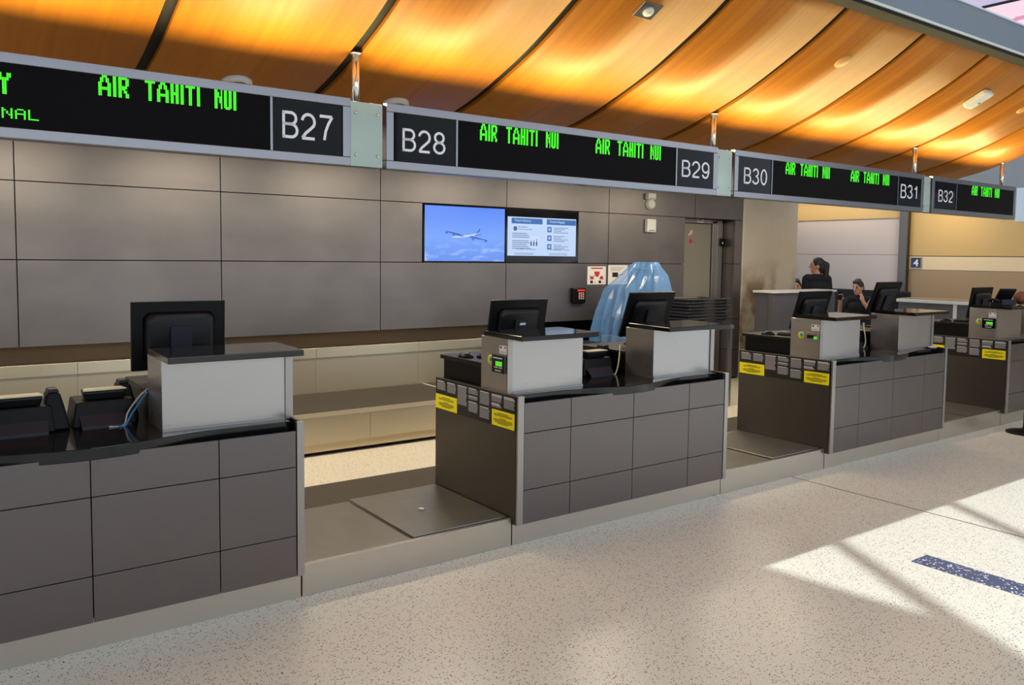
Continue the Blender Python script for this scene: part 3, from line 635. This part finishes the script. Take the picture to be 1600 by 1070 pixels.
cable('data_cable', [(6.84, 4.03, 1.06), (6.81, 4.0, .98), (6.78, 3.97, .90), (6.72, 3.95, .848)], .006, 'cable_cream', 'pale cable between the hutches of the B30 and B31 counter')
# desk phone on the far right hutch
t = thing('desk_phone', 'dark desk phone with tilted display on the B32 hutch', 'phone', (8.97, 3.77, 1.183), -.5)
MB().prism([(-.08, 0), (.09, 0), (.09, .02), (-.08, .06)], -.08, .08, 'x').build('base', 'slate_plastic', t, .004)
MB().loft([[(-.09, .02, .03), (.09, .02, .03), (.09, .04, .03), (-.09, .04, .03)], [(-.09, -.07, .16), (.09, -.07, .16), (.09, -.05, .17), (-.09, -.05, .17)]], sm=False).build('display', 'dark_plastic', t, .004)
MB().tube([(-.1, -.06, .03), (-.1, -.04, .055), (-.1, .04, .055), (-.1, .06, .035)], [.018, .014, .014, .018], 10).build('handset', 'dark_plastic', t)

bag = MB()
rings = []
for i in range(9):
    a = math.pi * (i + .2) / 8.4; rings.append([(.085 * math.sin(a) * math.cos(2 * math.pi * k / 18) * (1 + .08 * math.sin(5 * k + i)), .06 * math.sin(a) * math.sin(2 * math.pi * k / 18) * (1 + .1 * math.sin(4 * k)), .07 - .07 * math.cos(a)) for k in range(18)])
tag(bag.loft(rings).build('leather_pouch', 'brown_leather', loc=(9.19, 3.70, 1.183)), 'rounded brown leather pouch behind the desk phone at the right edge', 'pouch')
# ------------------------------------------------------------------ overhead signs
def arc(cx, cy, rx, ry, a0, a1, n=18): return [(cx + rx * math.cos(math.radians(a0 + (a1 - a0) * i / n)), cy + ry * math.sin(math.radians(a0 + (a1 - a0) * i / n))) for i in range(n + 1)]
STROKES = {'B': [[(0, 0), (0, 1)], [(0, 1)] + arc(.33, .765, .235, .235, 90, -90) + [(0, .53)], [(0, .53)] + arc(.35, .265, .265, .265, 90, -90) + [(0, 0)]],
  '2': [arc(.3, .70, .29, .30, 172, -32) + [(.42, .42), (.16, .2), (.02, 0)], [(.0, 0), (.6, 0)]], '3': [arc(.29, .755, .25, .245, 165, -90), arc(.29, .255, .29, .255, 90, -168)],
  '7': [[(0, 1), (.6, 1)], [(.6, 1), (.42, .7), (.29, .38), (.22, 0)]], '8': [arc(.3, .765, .245, .235, 0, 360, 28), arc(.3, .265, .29, .265, 0, 360, 28)],
  '9': [arc(.3, .68, .28, .32, 0, 360, 28), [(.58, .68), (.575, .4), (.5, .12), (.40, .02), (.28, 0), (.14, .04), (.04, .2)]], '0': [arc(.3, .5, .28, .5, 0, 360, 32)],
  '1': [[(.06, .74), (.22, .80), (.33, 1)], [(.33, 1), (.33, 0)]], '6': [arc(.3, .32, .28, .32, 0, 360, 28), [(.02, .32), (.025, .6), (.1, .88), (.20, .98), (.32, 1), (.46, .96), (.56, .8)]]}
def stroke_text(mb, s, f, hw=.062, adv=.84):
    total = adv * (len(s) - 1) + .62 + 2 * hw; H_ = 1 + 2 * hw
    def P(x, y): return f((x + hw) / total, (y + hw) / H_)
    for ci, ch in enumerate(s):
        ox = ci * adv
        for line in STROKES[ch]:
            pts = [(x + ox, y) for x, y in line]; nrm = []
            for i in range(len(pts)):
                a, b = pts[max(i - 1, 0)], pts[min(i + 1, len(pts) - 1)]
                if i == 0 or i == len(pts) - 1:
                    if math.hypot(pts[0][0] - pts[-1][0], pts[0][1] - pts[-1][1]) < 1e-6: a, b = pts[-2], pts[1]
                dx, dy = b[0] - a[0], b[1] - a[1]; l = math.hypot(dx, dy); n_ = (-dy / l, dx / l)
                if 0 < i < len(pts) - 1:
                    d1 = (pts[i][0] - a[0], pts[i][1] - a[1]); l1 = math.hypot(*d1); c = max(.6, (d1[0] * dx + d1[1] * dy) / (l1 * l)); n_ = (n_[0] / c, n_[1] / c)
                nrm.append(n_)
            ext = [list(p) for p in pts]
            if math.hypot(pts[0][0] - pts[-1][0], pts[0][1] - pts[-1][1]) > 1e-6:
                for e, q in ((0, 1), (-1, -2)):
                    dx, dy = pts[e][0] - pts[q][0], pts[e][1] - pts[q][1]; l = math.hypot(dx, dy)
                    if ch == 'B': ext[e][0] += dx / l * hw; ext[e][1] += dy / l * hw
            for i in range(len(pts) - 1):
                p, q, n0, n1 = ext[i], ext[i + 1], nrm[i], nrm[i + 1]
                mb.quad([P(p[0] + n0[0] * hw, p[1] + n0[1] * hw), P(p[0] - n0[0] * hw, p[1] - n0[1] * hw), P(q[0] - n1[0] * hw, q[1] - n1[1] * hw), P(q[0] + n1[0] * hw, q[1] + n1[1] * hw)])
GL = {'A': ["0011100", "0011100", "0110110", "0110110", "0110110", "1100011", "1100011", "1100011", "1111111", "1111111", "1100011", "1100011", "1100011", "1100011"],
      'I': ["11"] * 14,
      'R': ["111110", "111111", "110011", "110011", "110011", "110011", "111110", "111110", "111100", "110110", "110110", "110011", "110011", "110011"],
      'T': ["111111", "111111"] + ["001100"] * 12, 'H': ["11011"] * 6 + ["11111"] * 2 + ["11011"] * 6,
      'N': ["11001", "11001", "11101", "11101", "11101", "11111", "11011", "11011", "11011", "11011", "11001", "11001", "11001", "11001"],
      'U': ["11011"] * 12 + ["11111", "01110"], 'Y': ["110011", "110011", "110011", "011110", "011110", "001100"] + ["001100"] * 8}
SM = {'I': ["010", "010", "010", "010", "010", "010", "010"], 'N': ["10001", "11001", "10101", "10101", "10011", "10001", "10001"], 'A': ["01110", "10001", "10001", "11111", "10001", "10001", "10001"], 'L': ["10000"] * 6 + ["11111"],
      'M': ["10001", "11011", "10101", "10101", "10001", "10001", "10001"], 'R': ["11110", "10001", "10001", "11110", "10100", "10010", "10001"]}
def led(s, x0, z_top, width, height, font, gap, space, rows, y=-.0075):
    cols = []; 
    for ch in s:
        if ch == ' ': cols += [None] + [''] * (space - 1); continue
        g = font[ch]
        for c in range(len(g[0])): cols.append(''.join(r[c] for r in g))
        cols += [''] * gap
    while cols and cols[-1] == '': cols.pop()
    px = width / len(cols); pz = height / rows; mb = MB(); out = [mb]
    for i, c in enumerate(cols):
        if c is None: mb = MB(); out.append(mb); continue
        for j, b in enumerate(c):
            if b == '1': mb.quad([(x0 + (i + .08) * px, y, z_top - (j + .9) * pz), (x0 + (i + .92) * px, y, z_top - (j + .9) * pz), (x0 + (i + .92) * px, y, z_top - (j + .1) * pz), (x0 + (i + .08) * px, y, z_top - (j + .1) * pz)])
    return out
def sign(x0, x1, divs, numbers, texts, label):
    Z0, Z1 = 2.095, 2.455; t = thing('overhead_sign', label, 'sign', (x0, 4.10, Z0), group='overhead check-in signs'); W_ = x1 - x0; H = Z1 - Z0; D = .09
    f = .046
    B(0, W_, 0, D, H - f, H).build('frame_rail', 'sign_alu', t, .003); B(0, W_, 0, D, 0, f).build('frame_rail', 'sign_alu', t, .003)
    B(0, f, 0, D, f, H - f).build('frame_stile', 'sign_alu', t, .003); B(W_ - f, W_, 0, D, f, H - f).build('frame_stile', 'sign_alu', t, .003)
    B(f, W_ - f, .03, D - .005, f, H - f).build('back_plate', 'black_gap', t)
    B(.01, W_ - .01, D, D + .012, .004, .02).build('rear_lip', 'bulkhead_white', t)  # white colour stands in for the bright highlight along the lip
    edges = [f] + [d - x0 for d in divs] + [W_ - f]
    nums = dict(numbers)
    for i in range(len(edges) - 1):
        a, b = edges[i] + .005, edges[i + 1] - .005; isnum = i in nums
        p = B(a, b, -.001 + .004, .03, f + .001, H - f - .001).build('number_panel' if isnum else 'display_panel', 'sign_glass' if isnum else 'led_board', t)
        if isnum and nums[i] is None: continue
        if isnum:
            s, u0, u1, v0, v1 = nums[i]; mb = MB(); stroke_text(mb, s, lambda u, v: (u0 - x0 + u * (u1 - u0), .0015, v0 - Z0 + v * (v1 - v0))); mb.build('number', 'sign_letter', p)
        else:
            for (s, u0, u1, zt, zb, fo) in texts:
                big = fo == 'L'
                for wb in led(s, u0 - x0, zt - Z0, u1 - u0, zt - zb, GL if big else SM, 1, 8 if big else 3, 14 if big else 7, .0015): wb.build('led_word', 'led_green', p)
    for d in divs: B(d - x0 - .006, d - x0 + .006, -.002, .03, f, H - f).build('divider', 'sign_alu', t)
    return t
A = 'AIR TAHITI NUI'
sign(-.87, 1.902, [-.42, 1.467], [(0, None), (2, ('B27', 1.524, 1.805, 2.210, 2.348))], [(A, .677, 1.292, 2.412, 2.318, 'L'), ('Y', .292, .343, 2.368, 2.278, 'L'), ('INAL', .272, .442, 2.222, 2.178, 'S')], 'long overhead sign with green letters ending in B27, at the left')
sign(2.115, 4.885, [2.573, 4.437], [(0, ('B28', 2.215, 2.500, 2.200, 2.328)), (2, ('B29', 4.496, 4.801, 2.210, 2.332))], [(A, 2.736, 3.341, 2.408, 2.308, 'L'), (A, 3.659, 4.276, 2.408, 2.308, 'L')], 'overhead sign with green letters between B28 and B29')
sign(5.085, 7.92, [5.545, 7.445], [(0, ('B30', 5.198, 5.490, 2.204, 2.330)), (2, ('B31', 7.497, 7.836, 2.211, 2.343))], [(A, 5.722, 6.340, 2.410, 2.312, 'L'), (A, 6.659, 7.290, 2.410, 2.312, 'L')], 'overhead sign with green letters between B30 and B31')
sign(8.085, 9.92, [8.568], [(0, ('B32', 8.207, 8.503, 2.212, 2.330))], [(A, 8.891, 9.520, 2.410, 2.312, 'L')], 'short overhead sign with green letters starting with B32')
for x0, x1, lb in ((1.906, 2.098, 'frosted glass panel between the B27 and B28 signs'), (4.889, 5.068, 'frosted glass panel between the B29 and B30 signs'), (7.924, 8.068, 'frosted glass panel between the B31 and B32 signs'), (9.924, 9.975, 'narrow frosted glass strip at the end of the B32 sign')):
    t = thing('glass_infill', lb, 'glass panel', (x0, 4.115, 2.098), group='frosted glass panels between signs'); W_ = x1 - x0
    B(0, W_, 0, .012, 0, .345).build('glass_pane', 'frosted_glass', t, .002)
    if W_ > .1:
        for x in (.03, W_ - .03):
            for z in (.06, .285): MB().lathe([(.008, .006), (.008, -.006), (.005, -.009), (.001, -.009)], (x, 0, z), 12, 0, 'y').build('standoff_bolt', 'rod_steel', t)
        B(.0, W_, .03, .09, .0, .02).build('lower_channel', 'sign_alu', t)
for x, lb in ((2.0, 'steel rod holding the sign between B27 and B28'), (5.0, 'steel rod holding the sign between B29 and B30'), (8.0, 'steel rod holding the sign between B31 and B32'), (10.0, 'steel rod at the far end of the B32 sign')):
    t = thing('hanging_rod', lb, 'rod', (x if x < 9 else 9.9, 4.25, 2.40), group='rods the signs hang from'); zt_ = zc(4.25) - 2.40
    MB().lathe([(.022, 0), (.022, zt_)], n=16).build('tube', 'rod_steel', t); MB().lathe([(.032, zt_ - .008), (.032, zt_ + .0)], n=16).build('flange', 'rod_steel', t); B(-.03, .03, -.055, .02, -.03, -.01).build('bracket', 'rod_steel', t)

# ------------------------------------------------------------------ plastic-wrapped machine and tray stack
t = thing('wrapped_machine', 'machine wrapped in blue-tinted plastic film in front of the back wall', 'wrapped machine', (6.5, 6.5, 0))
B(-.30, .34, -.15, .30, 0, .75).build('cabinet', 'grey_plastic', t, .01); B(.03, .23, .0, .12, .75, 1.50).build('column', 'dark_plastic', t, .01); B(-.22, .32, -.12, .24, .75, .95).build('console', 'slate_plastic', t, .01)
rings = []; rnd = random.Random(4)
for i, (x0, x1, y0, y1, z) in enumerate(((-.42, .42, -.22, .36, .35), (-.415, .42, -.21, .35, .60), (-.40, .41, -.2, .34, .80), (-.36, .405, -.19, .33, 1.0), (-.30, .39, -.17, .31, 1.15), (-.28, .37, -.14, .29, 1.28), (-.14, .33, -.08, .2, 1.42), (-.02, .27, -.03, .15, 1.54), (.02, .25, .0, .12, 1.57))):
    R = []
    for k in range(44):
        u = k / 44 * 4; s = int(u); f = u - s
        p = [(x0 + (x1 - x0) * f, y0), (x1, y0 + (y1 - y0) * f), (x1 - (x1 - x0) * f, y1), (x0, y1 - (y1 - y0) * f)][s]
        j = .02 * math.sin(k * 1.9 + i * .8) + rnd.uniform(-.012, .012); cx, cy = (x0 + x1) / 2, (y0 + y1) / 2; d = math.hypot(p[0] - cx, p[1] - cy)
        R.append((p[0] + (p[0] - cx) / d * j, p[1] + (p[1] - cy) / d * j, z + rnd.uniform(-.015, .015) * (i < 8)))
    rings.append(R)
MB().loft(rings, sm=False).build('plastic_cover', 'plastic_film', t)
t = thing('steel_table', 'low steel table under the stack of black trays', 'table', (6.84, 6.0, 0))
B(-.36, .36, -.25, .28, .86, .90).build('table_top', 'steel_soft', t)
for x in (-.33, .33):
    for y in (-.22, .25): B(x - .02, x + .02, y - .02, y + .02, 0, .86).build('leg', 'post_steel', t)
tray0 = None; NT = 7
for i in range(NT):
    lb = 'black plastic tray, ' + ('top of the stack' if i == NT - 1 else ('bottom of the stack' if i == 0 else ['second', 'third', 'fourth', 'fifth', 'sixth'][i - 1] + ' from the bottom of the stack')) + ' behind the B29 hutch'
    if tray0 is None:
        t = thing('tray', lb, 'tray', group='stacked black trays')
        def rrect(hx, hy, z, r=.04):
            out = []
            for cx, cy, s0 in ((hx - r, hy - r, 0), (-hx + r, hy - r, 90), (-hx + r, -hy + r, 180), (hx - r, -hy + r, 270)):
                for k in range(4): an = math.radians(s0 + 30 * k); out.append((cx + r * math.cos(an), cy + r * math.sin(an), z))
            return out
        MB().loft([rrect(.27, .19, 0), rrect(.31, .22, .075), rrect(.30, .21, .075), rrect(.262, .182, .008)]).build('tub', 'tray_plastic', t)
        MB().loft([rrect(.33, .24, .072), rrect(.335, .245, .085), rrect(.305, .215, .085), rrect(.30, .21, .074)], cap=False).build('rim', 'tray_plastic', t)
        tray0 = t
    else: t = copy_tree(tray0); t['label'] = lb
    t.location = (6.83 + .012 * math.sin(i * 2.1), 6.0, .90 + i * .034); t.rotation_euler = (0, 0, .02 * math.cos(i * 1.7))

# ------------------------------------------------------------------ far end: partition, bench, end walls
o = thing('grey_partition', 'grey laminate partition with pale top in front of the beige pillar', 'partition', (8.62, 6.3, 0))
B(0, 1.35, 0, .06, 0, 1.195).build('panel', 'grey_laminate', o); B(-.01, 1.36, -.02, .30, 1.195, 1.222).build('top', 'white_laminate', o, .003); B(.02, 1.33, .06, .28, 0, 1.19).build('carcass', 'grey_laminate', o)
we = struct(B(14, 14.2, 7.62, 12, 0, 2.37).build('wall_end', 'black_gap'))
for z0, z1 in ((0, 1.05), (1.06, 1.722), (1.728, 2.375)): B(13.985, 14, 7.62, 12, z0, z1).build('wall_panel', 'pink_wall', we)
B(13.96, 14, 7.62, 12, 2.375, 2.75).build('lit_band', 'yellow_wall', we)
B(13.9, 14.2, 7.45, 7.60, 0, 2.9).build('steel_post', 'side_steel', we)
wf = struct(B(14.02, 14.2, -2, 7.45, 0, 2.75).build('wall_far', 'black_gap'))
for z0, z1, mm in ((0, 1.467, 'brown_wall'), (1.473, 1.70, 'cream_wall'), (1.712, 2.75, 'yellow_wall')): B(14.0, 14.02, -2, 7.45, z0, z1).build('wall_band', mm, wf)
B(13.6, 14.0, -2, 5.62, 2.24, 2.75).build('bulkhead', 'bulkhead_white', wf); B(14.0, 14.2, -2, 12, 2.75, 5.2).build('upper_wall', 'grey_wall', wf)
struct(B(10.2, 24, 10.5, 10.7, 0, 5.2).build('wall_far_side', 'grey_wall')); 
nb = B(13.97, 14.0, 7.225, 7.415, 1.497, 1.683); 
t = thing('number_sign', 'small dark blue sign with a white 4 on the yellow wall', 'sign', (13.985, 7.32, 1.497)); B(-.004, .012, -.095, .095, 0, .186).build('plate', 'navy', t, .002)
mb = MB(); put_text(mb, '4', lambda u, v: (-.006, .045 - u * .09, .03 + v * .125), 0, .02); mb.build('number', 'white_print', t); 
mb = MB(); [mb.box(-.006, -.004, *b) for b in ((-.095, .095, 0, .008), (-.095, .095, .178, .186), (-.095, -.087, .008, .178), (.087, .095, .008, .178))]; mb.build('border', 'beige_paint', t)
for y, z, x in ((6.7, 2.74, 13.3), (4.9, 2.23, 13.75), (3.4, 2.23, 13.75)):
    area('yellow_wall_fill', (x, y, z), (.4, .2, -1), .3, .9, 6, (1.0, .76, .40))  # added warm lamps, no fixture modelled, to brighten the yellow wall
area('cove_light', (13.6, 9.0, 2.72), (.5, 0, -1), .2, 2.2, 4, (1.0, .8, .55))
# black bench along the pink wall
t = thing('bench', 'black upholstered bench along the pale end wall', 'bench', (12.75, 8.0, 0))
B(-.30, .30, -1.1, 1.6, .38, .46).build('seat', 'black_cloth', t, .02); B(.22, .34, -1.1, 1.6, .42, 1.12).build('backrest', 'black_cloth', t, .02)
for y in (-1.0, .2, 1.5): B(-.25, .28, y - .03, y + .03, 0, .38).build('leg', 'post_steel', t)
# low pale counters further along
t = thing('low_counter', 'low grey counter with pale top in front of the yellow wall', 'counter', (11.5, 5.0, 0))
B(0, .5, -1.2, 1.25, 0, 1.03).build('carcass', 'grey_laminate', t); B(-.03, .55, -1.22, 1.27, 1.03, 1.075).build('top', 'white_laminate', t, .004); B(-.01, 0, .42, .47, 0, 1.03).build('post', 'white_laminate', t); B(.02, .5, -1.2, 1.25, 1.075, 1.085).build('wood_inlay', 'wood_top', t)
# video board high in the hall
t = thing('video_board', 'bright video board high above the beam at the top right', 'video board', (17.5, 6.2, 4.6))
B(0, .3, -3, 1.86, 0, 2.16).build('housing', 'black_gap', t); B(-.01, 0, -2.95, 1.80, .05, 2.10).build('picture', 'bill_skin', t)
mb = MB(); mb.prism([(1.55, 1.60), (1.2, 1.80), (.85, 1.80), (.55, 1.72), (.85, 1.74), (1.2, 1.72)], -.016, -.011, 'x', 1); mb.prism([(1.2, 1.40), (.95, 1.50), (.70, 1.44), (.62, 1.36), (.95, 1.36)], -.016, -.011, 'x', 0); mb.prism([(.15, 2.1), (.05, 1.2), (.2, .3), (-.6, .3), (-.6, 2.1)], -.016, -.011, 'x', 0)
mb.build('picture_detail', ['bill_dark', 'bill_shade'], t)
# stanchion at the right edge
t = thing('stanchion', 'black stanchion base on the floor at the right edge', 'stanchion', (8.47, 3.30, 0))
MB().lathe([(.17, 0), (.17, .012), (.15, .02), (.04, .04), (.028, .06)], n=28).build('base', 'black_plastic', t); MB().lathe([(.028, .05), (.028, .95), (.035, .96), (.035, 1.0), (.001, 1.01)], n=18).build('post', 'black_plastic', t)

# ------------------------------------------------------------------ people
def capsule(mb, a, b, ra, rb, n=12):
    a, b = Vector(a), Vector(b); d = b - a; t_ = d.normalized() if d.length > 1e-6 else Vector((0, 0, 1))
    u = t_.orthogonal().normalized(); w_ = t_.cross(u); rings = []
    for k in range(4): an = math.pi / 2 * (k + .3) / 4.3; rings.append((a - t_ * ra * math.cos(an), ra * math.sin(an)))
    rings += [(a, ra), (b, rb)]
    for k in range(4): an = math.pi / 2 * (1 - (k + 1) / 4.3); rings.append((b + t_ * rb * math.cos(an), rb * math.sin(an)))
    mb.loft([[c + (u * math.cos(2 * math.pi * i / n) + w_ * math.sin(2 * math.pi * i / n)) * r for i in range(n)] for c, r in rings])
def ellipsoid(mb, c, r, M_=None, n=20, k=12):
    rings = []
    for i in range(k + 1):
        a = math.pi * (i + .15) / (k + .3); R = []
        for j in range(n):
            p = Vector((r[0] * math.sin(a) * math.cos(2 * math.pi * j / n), r[1] * math.sin(a) * math.sin(2 * math.pi * j / n), -r[2] * math.cos(a)))
            R.append(tuple(Vector(c) + ((M_ @ p) if M_ else p)))
        rings.append(R)
    mb.loft(rings)
def person(label, segs, head, hyaw, hpitch, loc, rz, mats, hair_fn):
    # segs: (a, b, ra, rb, material key); everything merged into one continuous surface
    mb = MB()
    for a, b, ra, rb, k in segs: capsule(mb, a, b, ra, rb)
    HM = Matrix.Rotation(hyaw, 3, 'Z') @ Matrix.Rotation(hpitch, 3, 'X'); hc = Vector(head)
    H = lambda x, y, z: tuple(hc + HM @ Vector((x, y, z)))
    ellipsoid(mb, H(0, 0, .015), (.073, .092, .105), HM); ellipsoid(mb, H(0, -.022, -.055), (.052, .066, .062), HM)
    capsule(mb, H(0, -.088, .018), H(0, -.104, -.014), .009, .014, 8); capsule(mb, H(-.02, -.078, -.048), H(.02, -.078, -.048), .011, .011, 8)
    for s in (-1, 1): ellipsoid(mb, H(s * .074, .008, -.005), (.012, .022, .033), HM)
    o = mb.build('person', 'skin')
    r = o.modifiers.new('r', 'REMESH'); r.mode = 'VOXEL'; r.voxel_size = .0075; s_ = o.modifiers.new('s', 'SMOOTH'); s_.iterations = 3; s_.factor = .4
    dg = bpy.context.evaluated_depsgraph_get(); me = bpy.data.meshes.new_from_object(o.evaluated_get(dg)); o.modifiers.clear(); o.data = me
    me.materials.clear(); keys = list(dict.fromkeys(['skin'] + [s[4] for s in segs] + ['hair', 'lip', 'white_print'])); [me.materials.append(MATS[k]) for k in keys]
    eyes = [Vector(H(s * .032, -.084, .018)) for s in (-1, 1)]; brows = [Vector(H(s * .034, -.084, .04)) for s in (-1, 1)]; mouth = Vector(H(0, -.09, -.048))
    S = [(Vector(a), Vector(b), ra, rb, keys.index(k)) for a, b, ra, rb, k in segs]
    for p in me.polygons:
        c = p.center; p.use_smooth = True
        if (c - hc).length < .135 and (c - hc).z > -.11:
            i = 0
            if min((c - e).length for e in eyes) < .011 or min(((c - e) * 1).length for e in brows) < .014: i = keys.index('hair')
            elif (c - mouth).length < .02 and abs((HM.transposed() @ (c - hc)).z + .048) < .008: i = keys.index('lip')
            p.material_index = i; continue
        best = 9; bi = 0
        for a, b, ra, rb, k in S:
            d = b - a; t_ = max(0, min(1, (c - a).dot(d) / max(d.length_squared, 1e-9))); q = (c - a - d * t_).length - (ra + (rb - ra) * t_)
            if q < best: best = q; bi = k
        p.material_index = bi
    o.location = loc; o.rotation_euler = (0, 0, rz); tag(o, label, 'person')
    hm = MB(); hair_fn(hm, H, HM, hc); ho = hm.build('hair', 'hair', o)
    rr_ = ho.modifiers.new('r', 'REMESH'); rr_.mode = 'VOXEL'; rr_.voxel_size = .007; rr_.use_smooth_shade = True
    return o
def fingers(segs, palm, dirv, side, curl, k='skin', s=1.):
    # palm centre, pointing direction, side vector (towards the thumb), curl direction
    p, d, sd, cu = Vector(palm), Vector(dirv).normalized(), Vector(side).normalized(), Vector(curl).normalized()
    capsule_list = []
    segs.append((tuple(p - d * .035 + sd * .012), tuple(p + d * .03 + sd * .012), .022, .02, k)); segs.append((tuple(p - d * .035 - sd * .018), tuple(p + d * .028 - sd * .018), .02, .018, k))
    for i, (off, ln) in enumerate(((.030, .9), (.010, 1.0), (-.010, .93), (-.029, .75))):
        a = p + d * .035 + sd * off; b = a + (d * .7 + cu * .45) * .038 * ln; c = b + (d * .2 + cu * .98) * .032 * ln
        segs.append((tuple(a), tuple(b), .0098, .009, k)); segs.append((tuple(b), tuple(c), .009, .0075, k))
    a = p - d * .02 + sd * .028; b = a + (sd * .7 + d * .6) * .035; c = b + (d * .8 + cu * .5) * .028
    segs.append((tuple(a), tuple(b), .0125, .0105, k)); segs.append((tuple(b), tuple(c), .0105, .0085, k))
def legs_standing(S, k, sh='shoe'):
    for s in (-1, 1):
        S.append(((s * .085, 0, .86), (s * .09, -.01, .47), .082, .056, k)); S.append(((s * .09, -.01, .47), (s * .09, .02, .09), .056, .04, k)); S.append(((s * .09, .03, .045), (s * .095, -.13, .035), .04, .032, sh))
def legs_seated(S, k, sh='shoe'):
    for s in (-1, 1):
        S.append(((s * .09, .0, .54), (s * .12, -.44, .53), .085, .06, k)); S.append(((s * .12, -.44, .53), (s * .12, -.40, .10), .057, .04, k)); S.append(((s * .12, -.38, .045), (s * .13, -.54, .035), .04, .032, sh))
def torso(S, z0, z1, k, lean=0.):
    # pelvis to shoulders
    S.append(((-.07, 0, z0), (.07, 0, z0), .11, .11, k)); zm = (z0 + z1) / 2
    S.append(((-.05, lean * .3, zm - .05), (.05, lean * .3, zm - .05), .105, .105, k)); S.append(((-.07, lean * .7, z1 - .16), (.07, lean * .7, z1 - .16), .112, .112, k))
    S.append(((-.14, lean, z1 - .02), (.14, lean, z1 - .02), .062, .062, k)); S.append(((0, lean, z1 - .04), (0, lean - .01, z1 + .07), .07, .052, k))
def short_hair(hm, H, HM, hc):
    ellipsoid(hm, H(0, .014, .034), (.080, .096, .098), HM); ellipsoid(hm, H(0, .05, -.01), (.072, .06, .075), HM)
    for s in (-1, 0, 1): capsule(hm, H(s * .035, -.05, .105), H(s * .02, .03, .125), .022, .028, 8)
def pony(hm, H, HM, hc):
    ellipsoid(hm, H(0, .018, .032), (.083, .097, .102), HM); ellipsoid(hm, H(0, .055, -.02), (.074, .058, .095), HM)
    capsule(hm, H(0, .085, .05), H(0, .135, .02), .04, .045, 10); capsule(hm, H(0, .135, .02), H(.0, .13, -.16), .045, .04, 10); capsule(hm, H(0, .13, -.16), H(0, .11, -.30), .04, .014, 10)
# the hair shells sit behind the face: the face front stays clear because they are set back and up
S = []; legs_standing(S, 'black_cloth'); torso(S, .92, 1.37, 'black_cloth'); S.append(((0, 0, 1.40), (0, -.01, 1.47), .05, .047, 'skin'))
for s in (-1, 1):
    S.append(((s * .165, 0, 1.34), (s * .20, .02, 1.08), .054, .043, 'black_cloth')); S.append(((s * .20, .02, 1.08), (s * .17, -.10, .88), .042, .03, 'black_cloth'))
    fingers(S, (s * .165, -.13, .82), (0, -.2, -1), (-s, -.4, 0), (0, -.6, -.3))
woman = person('person in a black top with a dark ponytail standing behind the grey partition', S, (0, -.02, 1.525), 1.3, 0, (10.72, 7.08, 0), 0, None, pony)
woman.rotation_euler = (0, 0, 2.55)
S = []; legs_seated(S, 'dark_denim'); torso(S, .55, 1.0, 'black_cloth', .03); S.append(((0, .03, 1.04), (-.005, .0, 1.11), .052, .048, 'skin'))
# right arm raised with the phone, left elbow bent with the hand at the chin
S.append(((-.165, .03, .97), (-.27, -.08, .76), .053, .045, 'black_cloth')); S.append(((-.27, -.08, .76), (-.22, -.28, .95), .038, .029, 'skin')); fingers(S, (-.215, -.315, 1.0), (.1, -.25, 1), (1, .1, 0), (.3, -.9, .2))
S.append(((.165, .03, .97), (.245, -.06, .74), .056, .050, 'grey_cloth')); S.append(((.245, -.06, .74), (.115, -.14, .93), .042, .030, 'skin')); fingers(S, (.09, -.135, .985), (-.25, .05, 1), (-.4, -.9, 0), (-.5, .6, .5))
man = person('person in a black vest sitting on the bench, chin in hand, looking at a phone', S, (-.01, -.03, 1.17), -.35, .2, (12.42, 7.42, 0), -1.25, None, short_hair)
S = []; legs_seated(S, 'dark_denim'); torso(S, .55, .99, 'black_cloth'); S.append(((0, 0, 1.03), (0, -.01, 1.10), .05, .047, 'skin'))
for s in (-1, 1):
    S.append(((s * .165, 0, .96), (s * .20, -.06, .72), .053, .043, 'black_cloth')); S.append(((s * .20, -.06, .72), (s * .11, -.26, .63), .04, .03, 'skin')); fingers(S, (s * .10, -.31, .625), (0, -1, 0), (-s, 0, 0), (0, -.2, -1))
seat3 = person('person mostly hidden behind the grey partition, only dark hair and forehead showing', S, (0, -.02, 1.165), 0, 0, (11.55, 8.0, 0), -1.0, None, short_hair)
st = thing('stool', 'black stool under the hidden person behind the grey partition', 'stool', (11.55, 8.0, 0)); B(-.2, .2, -.2, .2, .38, .45).build('seat', 'black_cloth', st, .02); MB().lathe([(.2, 0), (.19, .02), (.03, .03), (.03, .38)], n=20).build('pedestal', 'post_steel', st)
# phone in the man's hand
ph = thing('mobile_phone', 'dark mobile phone held up by the seated person', 'phone')
B(-.036, .036, -.004, .004, -.07, .07).build('body', 'black_gloss', ph, .003); B(-.032, .032, .004, .0045, -.06, .06).build('screen', 'slate_plastic', ph)
mw = Matrix.Translation((12.42, 7.42, 0)) @ Matrix.Rotation(-1.25, 4, 'Z'); ph.location = mw @ Vector((-.21, -.355, 1.045)); ph.rotation_euler = (-.25, 0, -1.25)
